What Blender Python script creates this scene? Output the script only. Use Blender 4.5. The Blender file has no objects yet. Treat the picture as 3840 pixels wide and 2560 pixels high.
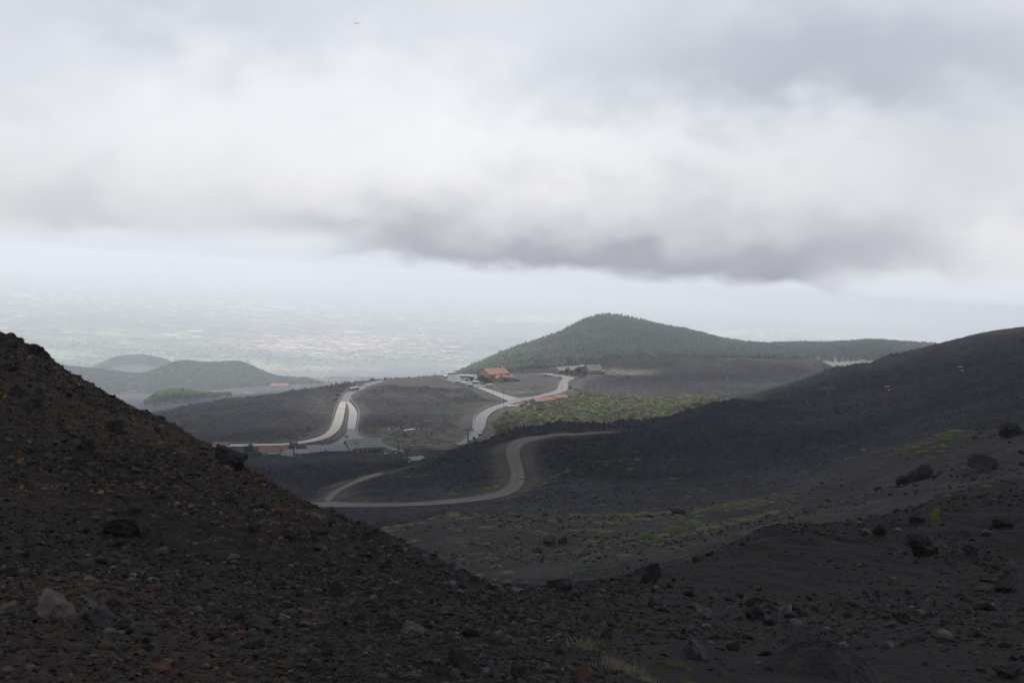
import bpy, math, random
import numpy as np
random.seed(7)
RNG = np.random.default_rng(11)
S = bpy.context.scene
COL = S.collection

# ------------------------------------------------------------------ camera
F = 3840 / 36 * 50            # focal length in pixels of the 3840 wide frame
HOR = 700.0                   # row of the level horizon
TH = math.atan((1280 - HOR) / F)
cd = bpy.data.cameras.new('camera')
cd.lens = 50; cd.sensor_width = 36; cd.clip_start = 0.1; cd.clip_end = 200000
cam = bpy.data.objects.new('camera', cd); COL.objects.link(cam)
cam.rotation_euler = (math.pi / 2 - TH, 0, 0)
S.camera = cam
CT, ST = math.cos(TH), math.sin(TH)

# ------------------------------------------------------------------ exposure
S.view_settings.view_transform = 'Standard'
S.view_settings.look = 'None'
S.view_settings.exposure = 0.0
S.view_settings.gamma = 1.0
S.view_settings.use_curve_mapping = False
S.cycles.max_bounces = 6
S.cycles.diffuse_bounces = 3
S.cycles.volume_bounces = 2
S.cycles.transparent_max_bounces = 8
S.cycles.sample_clamp_indirect = 4.0

def AT(px, row):
    """pixel of the photograph -> slopes a = x/y and t = z/y of its ray"""
    u = (np.asarray(px, float) - 1920) / F; v = (1280 - np.asarray(row, float)) / F
    d = CT + v * ST
    return u / d, (v * CT - ST) / d

# ------------------------------------------------------------------ sun
SUN_EL, SUN_AZ = math.radians(44), math.radians(-14)     # azimuth from +y towards +x
sl = bpy.data.lights.new('sun', 'SUN'); sl.energy = 3.6; sl.angle = math.radians(18); sl.color = (1.0, 0.975, 0.94)
sun = bpy.data.objects.new('sun', sl); COL.objects.link(sun)
sun.rotation_euler = (-(math.pi / 2 - SUN_EL), 0, -SUN_AZ)
sun.location = (0, -50, 200)

# ------------------------------------------------------------------ node helper
class NT:
    def __init__(s, tree):
        s.t = tree; s.t.nodes.clear()
    def n(s, typ, **kw):
        nd = s.t.nodes.new(typ)
        for k, v in kw.items():
            if k.startswith('i_'):
                key = k[2:]
                key = int(key) if key.isdigit() else key.replace('_', ' ')
                s.plug(v, nd.inputs[key])
            else: setattr(nd, k, v)
        return nd
    def plug(s, v, inp):
        if isinstance(v, bpy.types.NodeSocket): s.t.links.new(v, inp)
        elif isinstance(v, bpy.types.Node): s.t.links.new(v.outputs[0], inp)
        else:
            if isinstance(v, tuple) and inp.type == 'VECTOR': v = v[:3]
            inp.default_value = v
    def m(s, op, a, b=0.0, c=0.0, clamp=False):
        nd = s.t.nodes.new('ShaderNodeMath'); nd.operation = op; nd.use_clamp = clamp
        s.plug(a, nd.inputs[0]); s.plug(b, nd.inputs[1]); s.plug(c, nd.inputs[2])
        return nd.outputs[0]
    def mix(s, f, a, b, blend='MIX'):
        nd = s.t.nodes.new('ShaderNodeMix'); nd.data_type = 'RGBA'; nd.blend_type = blend
        s.plug(f, nd.inputs[0]); s.plug(a, nd.inputs[6]); s.plug(b, nd.inputs[7])
        return nd.outputs[2]
    def ramp(s, f, stops, interp='LINEAR'):
        nd = s.t.nodes.new('ShaderNodeValToRGB'); cr = nd.color_ramp; cr.interpolation = interp
        while len(cr.elements) < len(stops): cr.elements.new(0.5)
        for e, (p, c) in zip(cr.elements, stops): e.position = p; e.color = tuple(c) + (1,) if len(c) == 3 else c
        s.plug(f, nd.inputs[0]); return nd.outputs[0]
    def noise(s, scale, detail=4, rough=0.5, vec=None, dist=0.0):
        nd = s.t.nodes.new('ShaderNodeTexNoise')
        nd.inputs['Scale'].default_value = scale; nd.inputs['Detail'].default_value = detail
        nd.inputs['Roughness'].default_value = rough; nd.inputs['Distortion'].default_value = dist
        if vec is not None: s.plug(vec, nd.inputs['Vector'])
        return nd.outputs[0]

# ------------------------------------------------------------------ world: overcast sky
W = bpy.data.worlds.new('World'); S.world = W; W.use_nodes = True
k = NT(W.node_tree)
tc = k.n('ShaderNodeTexCoord').outputs['Generated']
xyz = k.n('ShaderNodeSeparateXYZ', i_0=tc)
yy = k.m('MAXIMUM', xyz.outputs[1], 0.05)
sa = k.m('DIVIDE', xyz.outputs[0], yy); st = k.m('DIVIDE', xyz.outputs[2], yy)
# coordinates in units of 1000 photograph pixels, only meaningful ahead; far to the side they saturate
U = k.m('MULTIPLY', sa, F / 1000); V = k.m('MULTIPLY', st, -F / 1000)       # V grows downwards, 0 at the level horizon
cv = k.n('ShaderNodeCombineXYZ', i_0=U, i_1=k.m('MULTIPLY', V, 1.5))
n1 = k.noise(0.9, 5, 0.55, cv); n2 = k.noise(2.3, 4, 0.5, cv); n4 = k.noise(4.5, 6, 0.55, cv); n3 = k.noise(0.55, 3, 0.5, k.n('ShaderNodeVectorMath', operation='ADD', i_0=cv.outputs[0], i_1=(7.3, 2.1, 0)).outputs[0])
Uw = k.m('ADD', U, k.m('MULTIPLY', k.m('SUBTRACT', n1, 0.5), 1.1))
Vw = k.m('ADD', V, k.m('MULTIPLY', k.m('SUBTRACT', n2, 0.5), 0.42))
Vw = k.m('ADD', Vw, k.m('MULTIPLY', k.m('SUBTRACT', n4, 0.5), 0.16))
lum = k.m('ADD', 0.81, k.m('MULTIPLY', k.m('SUBTRACT', n3, 0.5), 0.10))
# blobs: centre px,row (photograph), radii, amount
BLOBS = SKY_BLOBS = [
    (600, 30, 900, 130, -0.13), (2950, 330, 850, 170, -0.17), (3500, 150, 700, 200, -0.16), (2600, 150, 900, 160, -0.08),
    (100, 740, 380, 110, -0.12), (420, 800, 340, 60, -0.07), (900, 850, 380, 50, -0.03), (1250, 900, 200, 70, -0.10),
    (1400, 960, 260, 80, -0.12), (1780, 980, 420, 95, -0.20), (2180, 1020, 420, 95, -0.20), (2550, 1030, 330, 90, -0.16),
    (2850, 1075, 200, 75, -0.22), (2950, 930, 420, 110, -0.15), (3350, 960, 350, 90, -0.13), (2450, 850, 1050, 130, -0.10), (1650, 830, 500, 100, -0.05),
    (3800, 620, 320, 160, -0.10), (0, 330, 200, 120, -0.08),
    (700, 420, 700, 170, 0.08), (1800, 330, 480, 300, 0.13), (2400, 560, 900, 90, 0.07), (3300, 440, 450, 70, 0.06), (3800, 900, 170, 100, 0.12),
    (2700, 1020, 90, 40, 0.05), (1500, 1000, 200, 30, 0.03)]
for (px, row, rx, ry, amt) in BLOBS:
    a0, t0 = AT(px, row)
    du = k.m('DIVIDE', k.m('SUBTRACT', Uw, float(a0) * F / 1000), rx / 1000)
    dv = k.m('DIVIDE', k.m('SUBTRACT', Vw, -float(t0) * F / 1000), ry / 1000)
    e = k.m('EXPONENT', k.m('MULTIPLY', k.m('ADD', k.m('MULTIPLY', du, du), k.m('MULTIPLY', dv, dv)), -0.7))
    lum = k.m('MULTIPLY_ADD', e, amt * 0.88, lum)
# below the slanting top of the haze the sky seen ahead is the bright far air
line = k.m('ADD', (215 + 119) / 1000, k.m('MULTIPLY', U, 0.062))
wv = k.m('MULTIPLY', k.m('SUBTRACT', n2, 0.5), 0.10)
SIDE = k.m('SUBTRACT', V, k.m('ADD', line, -0.035))
# bands of clear bright air under the cloud base at the left and right
fl = k.n('ShaderNodeMapRange', i_0=k.m('ADD', V, wv), interpolation_type='SMOOTHSTEP'); fl.inputs[1].default_value = 0.13; fl.inputs[2].default_value = 0.215
side_l = k.n('ShaderNodeMapRange', i_0=k.m('ADD', U, wv), interpolation_type='SMOOTHSTEP'); side_l.inputs[1].default_value = -0.35; side_l.inputs[2].default_value = -0.85
fr = k.n('ShaderNodeMapRange', i_0=k.m('ADD', V, wv), interpolation_type='SMOOTHSTEP'); fr.inputs[1].default_value = 0.29; fr.inputs[2].default_value = 0.39
side_r = k.n('ShaderNodeMapRange', i_0=k.m('ADD', U, wv), interpolation_type='SMOOTHSTEP'); side_r.inputs[1].default_value = 1.0; side_r.inputs[2].default_value = 1.35
bright = k.m('MAXIMUM', k.m('MULTIPLY', fl, side_l), k.m('MULTIPLY', fr, side_r))
base = k.n('ShaderNodeMapRange', i_0=k.m('ADD', k.m('ADD', SIDE, k.m('MULTIPLY', k.m('SUBTRACT', n4, 0.5), 0.09)), k.m('MULTIPLY', k.m('SUBTRACT', n2, 0.5), 0.10)), interpolation_type='SMOOTHSTEP'); base.inputs[1].default_value = -0.035; base.inputs[2].default_value = 0.030
bright = k.m('MAXIMUM', bright, base)
lum = k.m('ADD', lum, k.m('MULTIPLY', k.m('SUBTRACT', n4, 0.5), 0.07))
cool = k.n('ShaderNodeMapRange', i_0=lum); cool.inputs[1].default_value = 0.50; cool.inputs[2].default_value = 0.98
tint = k.mix(cool, (0.90, 0.945, 1.09, 1), (0.985, 0.988, 1.015, 1))
vl = k.n('ShaderNodeVectorMath', operation='SCALE', i_0=tint); k.plug(lum, vl.inputs['Scale'])
FARAIR = (0.815, 0.865, 0.95, 1)
skyc = k.mix(bright, vl.outputs[0], FARAIR)
nish = k.n('ShaderNodeTexSky', sky_type='NISHITA', sun_disc=False, sun_elevation=SUN_EL, sun_rotation=SUN_AZ, altitude=2200)
nb = k.n('ShaderNodeVectorMath', operation='SCALE', i_0=nish.outputs[0]); nb.inputs['Scale'].default_value = 0.1
fin = k.mix(0.93, nb.outputs[0], skyc)
# behind the camera stands the mountain under heavy cloud: much darker
bk = k.n('ShaderNodeMapRange', i_0=xyz.outputs[1], interpolation_type='SMOOTHSTEP'); bk.inputs[1].default_value = 0.25; bk.inputs[2].default_value = -0.35
bk.inputs[3].default_value = 1.0; bk.inputs[4].default_value = 0.75
f2 = k.n('ShaderNodeVectorMath', operation='SCALE', i_0=fin); k.plug(bk, f2.inputs['Scale'])
bg = k.n('ShaderNodeBackground', i_0=f2.outputs[0], i_1=1.0)
k.n('ShaderNodeOutputWorld', i_0=bg)
W.cycles.sampling_method = 'MANUAL'; W.cycles.sample_map_resolution = 512

# ------------------------------------------------------------------ tagging and mesh helpers
def tag(o, label=None, cat=None, group=None, kind=None):
    if label: o['label'] = label
    if cat: o['category'] = cat
    if group: o['group'] = group
    if kind: o['kind'] = kind
    return o

def link(o, parent=None):
    COL.objects.link(o)
    if parent is not None: o.parent = parent
    return o

def raw_mesh(name, V, Fc, mats, smooth=False, col=None, midx=None, parent=None):
    """V (n,3), Fc (m,3|4) int array -> mesh object"""
    me = bpy.data.meshes.new(name)
    V = np.ascontiguousarray(V, dtype=np.float32); Fc = np.asarray(Fc)
    nv, nf, w = len(V), len(Fc), Fc.shape[1]
    me.vertices.add(nv); me.vertices.foreach_set('co', V.ravel())
    me.loops.add(nf * w); me.loops.foreach_set('vertex_index', np.ascontiguousarray(Fc, dtype=np.int32).ravel())
    me.polygons.add(nf)
    me.polygons.foreach_set('loop_start', np.arange(0, nf * w, w, dtype=np.int32))
    if midx is not None: me.polygons.foreach_set('material_index', np.asarray(midx, dtype=np.int32))
    me.update(calc_edges=True)
    if smooth: me.polygons.foreach_set('use_smooth', np.ones(nf, bool))
    if col is not None:
        ca = me.color_attributes.new('Col', 'FLOAT_COLOR', 'POINT')
        c4 = np.ones((nv, 4), np.float32); c4[:, :3] = col
        ca.data.foreach_set('color', c4.ravel())
    for m in (mats if isinstance(mats, (list, tuple)) else [mats]): me.materials.append(m)
    o = bpy.data.objects.new(name, me)
    return link(o, parent)

# ------------------------------------------------------------------ numpy noise
def _h(ix, iy, seed):
    n = (ix.astype(np.int64) * 374761393 + iy.astype(np.int64) * 668265263 + seed * 1442695041) & 0xffffffff
    n = ((n ^ (n >> 13)) * 1274126177) & 0xffffffff
    return ((n ^ (n >> 16)) & 0xffff).astype(np.float32) / 65535.0
def vn(x, y, seed=0):
    fx, fy = np.floor(x), np.floor(y); ix, iy = fx.astype(np.int64), fy.astype(np.int64)
    u = (x - fx).astype(np.float32); v = (y - fy).astype(np.float32)
    u = u * u * u * (u * (u * 6 - 15) + 10); v = v * v * v * (v * (v * 6 - 15) + 10)
    a, b, c, d = _h(ix, iy, seed), _h(ix + 1, iy, seed), _h(ix, iy + 1, seed), _h(ix + 1, iy + 1, seed)
    return a + (b - a) * u + (c - a) * v + (a - b - c + d) * u * v
def fbm(x, y, sc, octs=4, seed=0, rough=0.5, mode=0):
    """mode 0 plain, 1 ridged, 2 billow; ~ -1..1"""
    s = 0; amp = 1.0; tot = 0; c, sn = math.cos(0.6), math.sin(0.6)
    x, y = x / sc, y / sc
    for i in range(octs):
        n = vn(x, y, seed + i * 17) * 2 - 1
        if mode == 1: n = 1 - 2 * np.abs(n)
        elif mode == 2: n = 2 * np.abs(n) - 1
        s = s + n * amp; tot += amp; amp *= rough
        x, y = (x * c - y * sn) * 2.03 + 5.2, (x * sn + y * c) * 2.03 + 1.3
    return s / tot

# ------------------------------------------------------------------ terrain: feature curves (px, row, distance)
def ROWZ(y, z0=118.5): return 1034 + z0 * F / y
def plain_row(px, y): return 915 + 0.062 * px + 119 * 0 + 3600e3 / y
CURVES = []
def C(y, pts):
    """y: number or list of (px, y); pts: list of (px,row)"""
    CURVES.append((y, pts))
C(2.2, [(-1500, 5000), (5300, 5000)])
C([(-1500, 6), (0, 6), (1000, 6.5), (1900, 7), (2400, 8), (2900, 10), (3840, 13), (5300, 15)], [(-1500, 2560), (5300, 2560)])
C([(-1500, 18), (0, 14), (1000, 12), (1800, 11.5), (2400, 15), (2900, 25), (3840, 42), (5300, 50)],
  [(-1500, 1750), (0, 1960), (500, 2090), (1000, 2225), (1800, 2345), (2400, 2370), (2900, 2275), (3840, 2150), (5300, 2050)])
C([(-1500, 40), (0, 34), (430, 30), (820, 26), (1143, 21), (1568, 18), (1796, 17), (1927, 18), (2090, 22), (2253, 28), (2417, 34), (2547, 40), (2695, 50), (2879, 60), (3239, 75), (3553, 90), (3840, 100), (5300, 130)],
  [(-1500, 420), (-700, 850), (0, 1262), (98, 1306), (160, 1338), (245, 1404), (490, 1523), (653, 1604), (784, 1670), (914, 1750), (1045, 1825), (1143, 1882), (1274, 1930), (1404, 1988), (1568, 2070), (1698, 2127), (1796, 2172), (1927, 2207), (2090, 2208), (2144, 2198), (2246, 2182), (2389, 2152), (2532, 2116), (2614, 2099), (2695, 2071), (2777, 2034), (2880, 1984), (3084, 1966), (3239, 1960), (3329, 1943), (3472, 1903), (3553, 1867), (3729, 1822), (3840, 1793), (5300, 1480)])
C([(-1500, 100), (2300, 100), (2547, 104), (3239, 118), (3840, 135), (5300, 170)],
  [(-1500, 2700), (1400, 2600), (1700, 2380), (1900, 2260), (2100, 2235), (2300, 2208), (2547, 2142), (2700, 2100), (2879, 2012), (3239, 1982), (3472, 1920), (3553, 1885), (3840, 1813), (5300, 1500)])
C([(-1500, 170), (5300, 190)],
  [(-1500, 2600), (1100, 2450), (1430, 2240), (1700, 2110), (2000, 2085), (2300, 2060), (2547, 2030), (2879, 1950), (3239, 1870), (3553, 1770), (3840, 1700), (5300, 1420)])
C([(-1500, 220), (1430, 235), (1914, 260), (2373, 270), (2880, 280), (3227, 270), (3533, 262), (3840, 255), (5300, 250)],
  [(-1500, 2500), (900, 2300), (1200, 2110), (1330, 2030), (1430, 1993), (1526, 1976), (1618, 1942), (1710, 1933), (1914, 1932), (2092, 1933), (2373, 1925), (2600, 1912), (2760, 1890), (2880, 1865), (3023, 1824), (3109, 1796), (3227, 1751), (3329, 1706), (3411, 1665), (3533, 1624), (3635, 1618), (3737, 1620), (3778, 1600), (3840, 1590), (5300, 1400)])
C(330, [(-1500, 2100), (1000, 2080), (1430, 2012), (1710, 1962), (2373, 1950), (2880, 1890), (3227, 1785), (3533, 1680), (3840, 1640), (5300, 1400)])
C(430, [(-1500, 1950), (1150, 1905), (1500, 1900), (1900, 1878), (2100, 1855), (2400, 1830), (2880, 1780), (3227, 1690), (3533, 1600), (3840, 1530), (5300, 1380)])
C([(-1500, 455), (1100, 460), (1200, 475), (1300, 500), (1400, 520), (1500, 540), (1620, 570), (1700, 590), (1850, 620), (1960, 640), (2120, 660), (2300, 680), (2500, 700), (2700, 740), (2762, 760), (3064, 790), (3840, 830), (5300, 830)],
  [(-1500, 1895), (1100, 1886), (1180, 1884), (1250, 1856), (1330, 1822), (1400, 1795), (1500, 1762), (1620, 1722), (1700, 1690), (1760, 1670), (1850, 1645), (1960, 1606), (2030, 1596), (2090, 1586), (2160, 1594), (2300, 1594), (2419, 1584), (2509, 1577), (2568, 1553), (2643, 1532), (2717, 1508), (2762, 1502), (2850, 1515), (3064, 1514), (3166, 1490), (3370, 1461), (3492, 1429), (3655, 1384), (3840, 1335), (4400, 1270), (5300, 1310)])
C([(-1500, 700), (1200, 700), (2120, 735), (2760, 820), (3840, 870), (5300, 880)],
  [(-1500, 1790), (600, 1770), (900, 1745), (1200, 1742), (1400, 1742), (1560, 1735), (1700, 1728), (1850, 1700), (1960, 1655), (2090, 1630), (2300, 1628), (2500, 1600), (2643, 1552), (2762, 1512), (2880, 1520), (3064, 1518), (3166, 1494), (3370, 1464), (3655, 1388), (3840, 1340), (4400, 1272), (5300, 1315)])
C([(-1500, 800), (1200, 800), (1500, 860), (2120, 880), (2760, 890), (3840, 930), (5300, 940)],
  [(-1500, 1760), (600, 1750), (800, 1740), (880, 1722), (970, 1707), (1030, 1709), (1100, 1722), (1150, 1708), (1200, 1698), (1260, 1700), (1400, 1704), (1450, 1706), (1500, 1716), (1600, 1722), (1700, 1716), (1850, 1712), (2090, 1690), (2300, 1680), (2500, 1640), (2643, 1570), (2762, 1512), (2880, 1512), (3064, 1500), (3166, 1480), (3370, 1445), (3655, 1368), (3840, 1320), (4400, 1262), (5300, 1312)])
C([(-1500, 900), (1200, 900), (1500, 920), (2120, 960), (2760, 985), (3840, 1020), (5300, 1020)],
  [(-1500, 1745), (1100, 1740), (1400, 1734), (1500, 1712), (1640, 1707), (1700, 1703), (2000, 1690), (2300, 1670), (2500, 1625), (2643, 1560), (2762, 1506), (2880, 1492), (3000, 1470), (3166, 1440), (3370, 1395), (3655, 1325), (3840, 1285), (4400, 1245), (5300, 1305)])
C([(-1500, 1000), (1640, 1000), (2120, 1040), (3840, 1080), (5300, 1080)],
  [(-1500, 1670), (1640, 1667), (2000, 1642), (2300, 1640), (2500, 1605), (2643, 1552), (2762, 1502), (2880, 1482), (3000, 1455), (3125, 1415), (3268, 1390), (3492, 1325), (3655, 1285), (3840, 1255), (4400, 1235), (5300, 1300)])
C(1170, [(-1500, 1575), (2400, 1574), (2500, 1568), (2600, 1548), (2700, 1518), (2762, 1498), (2880, 1468), (3000, 1432), (3060, 1406), (3125, 1382), (3174, 1377), (3268, 1365), (3292, 1352), (3341, 1332), (3411, 1320), (3492, 1295), (3574, 1275), (3651, 1254), (3717, 1242), (3840, 1226), (4400, 1215), (5300, 1290)])
C(1420, [(-1500, 1580), (300, 1565), (551, 1548), (612, 1540), (694, 1523), (857, 1495), (960, 1487), (1026, 1482), (1108, 1479), (1330, 1479), (2500, 1479), (2700, 1482), (2880, 1476), (3000, 1450), (3125, 1425), (3300, 1410), (3500, 1370), (3840, 1320), (5300, 1320)])
C(1560, [(-1500, 1610), (400, 1590), (551, 1570), (857, 1510), (960, 1492), (1026, 1484), (1108, 1468), (1230, 1452), (1271, 1443), (1328, 1438), (1660, 1439), (2500, 1439), (2760, 1450), (3000, 1436), (3300, 1410), (3840, 1330), (5300, 1330)])
C(1700, [(-1500, 1640), (1000, 1590), (1108, 1530), (1230, 1478), (1271, 1455), (1328, 1436), (1380, 1428), (1430, 1425), (1500, 1417), (1560, 1414), (1640, 1406), (1700, 1403), (2000, 1405), (2500, 1405), (2760, 1420), (3000, 1428), (3300, 1410), (3840, 1340), (5300, 1340)])
C(2050, [(-1500, 1580), (400, 1560), (551, 1551), (694, 1528), (857, 1500), (960, 1494), (1100, 1478), (1230, 1478), (1328, 1490), (1500, 1480), (1660, 1440), (1720, 1412), (1790, 1400), (2000, 1390), (2150, 1385), (2220, 1372), (2260, 1358), (2350, 1347), (2450, 1341), (2520, 1337), (2570, 1334), (2640, 1343), (2800, 1346), (3000, 1350), (3080, 1352), (3110, 1370), (3150, 1394), (3300, 1400), (3840, 1350), (5300, 1350)])
C(2300, [(-1500, 1545), (400, 1535), (551, 1528), (700, 1508), (860, 1492), (1000, 1480), (1200, 1474), (1400, 1474), (1560, 1465), (1700, 1425), (1790, 1408), (1900, 1392), (2100, 1372), (2250, 1366), (2570, 1360), (2850, 1366), (3000, 1372), (3150, 1374), (3300, 1374), (3840, 1360), (5300, 1360)])
C([(-1500, 2700), (1560, 2700), (1750, 3650), (5300, 3750)], [(-1500, 1510), (400, 1508), (700, 1490), (860, 1480), (1000, 1470), (1230, 1458), (1400, 1455), (1560, 1455), (1650, 1430), (1741, 1396), (1827, 1356), (1888, 1325), (1965, 1299), (2077, 1269), (2149, 1233), (2200, 1208), (2266, 1193), (2347, 1202), (2372, 1207), (2462, 1232), (2562, 1249), (2617, 1263), (2698, 1285), (2776, 1296), (2850, 1302), (3000, 1299), (3130, 1300), (3266, 1291), (3430, 1303), (3840, 1320), (5300, 1350)])
C(3900, [(-1500, 1480), (551, 1482), (860, 1462), (1000, 1452), (1200, 1440), (1400, 1440), (1600, 1450), (1900, 1440), (3840, 1440), (5300, 1430)])
C(4800, [(-1500, 1390), (0, 1375), (214, 1371), (286, 1381), (408, 1394), (510, 1407), (535, 1407), (587, 1388), (663, 1357), (704, 1357), (765, 1364), (898, 1357), (944, 1377), (994, 1402), (1035, 1417), (1122, 1425), (1153, 1422), (1193, 1440), (1400, 1440), (5300, 1450)])
C(5700, [(-1500, 1440), (500, 1440), (1600, 1442), (5300, 1460)])
C(6800, [(-1500, 1420), (0, 1405), (300, 1400), (357, 1380), (434, 1343), (535, 1333), (612, 1349), (700, 1392), (820, 1412), (1000, 1420), (1500, 1420), (2000, 1480), (5300, 1560)])
for _y in (8000, 9500, 11500, 14500, 20000, 35000, 90000):
    C(_y, [(p, plain_row(p, _y)) for p in (-1500, 0, 1000, 2000, 3000, 3840, 5300)])
NC = len(CURVES)
PXG = np.linspace(-1500, 5300, 1701)
KR = np.zeros((NC, len(PXG))); KY = np.zeros((NC, len(PXG)))
for i, (y, pts) in enumerate(CURVES):
    px_, r_ = zip(*pts); KR[i] = np.interp(PXG, px_, r_)
    KY[i] = y if not isinstance(y, list) else np.interp(PXG, [q[0] for q in y], [q[1] for q in y])
kern = np.exp(-0.5 * (np.arange(-8, 9) / 3.0) ** 2); kern /= kern.sum()
for i in range(NC):      # soften the corners a little
    KR[i] = np.convolve(np.pad(KR[i], 8, mode='edge'), kern, 'valid'); KY[i] = np.convolve(np.pad(KY[i], 8, mode='edge'), kern, 'valid')
AG, _ = AT(PXG, 1400.0)
_, KT = AT(PXG[None, :], KR)
LY = np.log(KY)
A_GRID = np.linspace(AG[0], AG[-1], 1701)
KT = np.array([np.interp(A_GRID, AG, r) for r in KT]); LY = np.array([np.interp(A_GRID, AG, r) for r in LY])
# pchip slopes along distance for every column
HH = np.diff(LY, axis=0); DD = np.diff(KT, axis=0) / HH
MM = np.zeros_like(KT)
w1 = 2 * HH[1:] + HH[:-1]; w2 = HH[1:] + 2 * HH[:-1]
with np.errstate(divide='ignore', invalid='ignore'):
    hm = (w1 + w2) / (w1 / DD[:-1] + w2 / DD[1:])
MM[1:-1] = np.where(DD[:-1] * DD[1:] > 0, hm, 0); MM[0] = DD[0]; MM[-1] = DD[-1]
MM = np.nan_to_num(MM)

def ground_t(a, y):
    """slope z/y of the smooth ground in direction a at distance y (arrays)"""
    a = np.asarray(a, float); y = np.asarray(y, float); a, y = np.broadcast_arrays(a, y)
    sh = a.shape; a = a.ravel(); ly = np.log(np.clip(y.ravel(), 2.21, 89000))
    g = np.clip((a - A_GRID[0]) / (A_GRID[1] - A_GRID[0]), 0, len(A_GRID) - 1.001)
    j = g.astype(int); f = g - j
    def col(jj):
        idx = np.zeros(len(a), int)
        for i in range(1, NC - 1): idx += (ly >= LY[i, jj])
        h = HH[idx, jj]; s = (ly - LY[idx, jj]) / h
        s2, s3 = s * s, s * s * s
        return ((2 * s3 - 3 * s2 + 1) * KT[idx, jj] + (s3 - 2 * s2 + s) * h * MM[idx, jj] + (-2 * s3 + 3 * s2) * KT[idx + 1, jj] + (s3 - s2) * h * MM[idx + 1, jj])
    return ((1 - f) * col(j) + f * col(j + 1)).reshape(sh)
def gz(x, y): return ground_t(np.asarray(x) / np.asarray(y), y) * y

_YS = np.exp(np.linspace(math.log(4.0), math.log(80000), 4000))
def hit(px, row, ymin=4.0, ymax=80000):
    """first point of the smooth ground seen at that pixel"""
    a, t = AT(px, row)
    ys = _YS[(_YS >= ymin) & (_YS <= ymax)]
    g = ground_t(np.full(len(ys), float(a)), ys)
    ok = np.nonzero(g >= float(t))[0]
    if len(ok) == 0:
        i = int(np.argmax(g)); y = ys[i]
    else:
        i = ok[0]; y = ys[i]
        if i > 0:
            g0, g1 = g[i - 1] - t, g[i] - t
            y = ys[i - 1] + (ys[i] - ys[i - 1]) * (-g0) / max(g1 - g0, 1e-12)
    y = float(y)
    return np.array([float(a) * y, y, float(ground_t(float(a), y)) * y])
def ppm(y): return F / y          # photograph pixels per metre at distance y
def reg(x0, y0, s, pts): return [(x0 + p[0] * s, y0 + p[1] * s) for p in pts]
# ------------------------------------------------------------------ materials
MATS = {}
def mat(name, col, rough=0.8, var=0.0, scale=3.0, metal=0.0, bump=0.0, attr=False, spec=0.3, var2=None):
    """procedural paint/stone: base colour broken up by noise"""
    if name in MATS: return MATS[name]
    m = bpy.data.materials.new(name); m.use_nodes = True; k = NT(m.node_tree)
    co = k.n('ShaderNodeTexCoord').outputs['Object']
    n = k.noise(scale, 5, 0.6, co)
    src = tuple(col) + (1,)
    if attr:
        src = k.n('ShaderNodeAttribute', attribute_name='Col').outputs['Color']
    f = k.m('MULTIPLY_ADD', k.m('SUBTRACT', n, 0.5), 2 * var, 1.0)
    v = k.n('ShaderNodeVectorMath', operation='SCALE', i_0=src); k.plug(f, v.inputs['Scale'])
    bs = k.n('ShaderNodeBsdfPrincipled', i_Roughness=rough, i_Metallic=metal)
    bs.inputs['Specular IOR Level'].default_value = spec
    k.plug(v.outputs[0], bs.inputs['Base Color'])
    if bump:
        b = k.n('ShaderNodeBump', i_Strength=bump, i_Height=n); b.inputs['Distance'].default_value = 0.5 / scale
        k.plug(b.outputs[0], bs.inputs['Normal'])
    k.n('ShaderNodeOutputMaterial', i_0=bs.outputs[0]); MATS[name] = m
    return m

def ground_mat(name, layers, bump, spec=0.2):
    """ground: colour attribute times several sizes of noise; layers = [(scale, amount)]"""
    m = bpy.data.materials.new(name); m.use_nodes = True; k = NT(m.node_tree)
    geo = k.n('ShaderNodeNewGeometry').outputs['Position']
    c = k.n('ShaderNodeAttribute', attribute_name='Col').outputs['Color']
    f = 1.0; last = None
    for sc, am in layers:
        n = k.noise(sc, 5, 0.65, geo); last = n
        f = k.m('MULTIPLY', f, k.m('MULTIPLY_ADD', k.m('SUBTRACT', n, 0.5), 2 * am, 1.0))
    v = k.n('ShaderNodeVectorMath', operation='SCALE', i_0=c); k.plug(f, v.inputs['Scale'])
    bs = k.n('ShaderNodeBsdfPrincipled', i_Roughness=0.95); bs.inputs['Specular IOR Level'].default_value = spec
    k.plug(v.outputs[0], bs.inputs['Base Color'])
    b = k.n('ShaderNodeBump', i_Strength=bump[1], i_Height=k.noise(bump[0], 6, 0.7, geo)); b.inputs['Distance'].default_value = bump[2]
    k.plug(b.outputs[0], bs.inputs['Normal'])
    k.n('ShaderNodeOutputMaterial', i_0=bs.outputs[0]); MATS[name] = m
    return m

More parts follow.
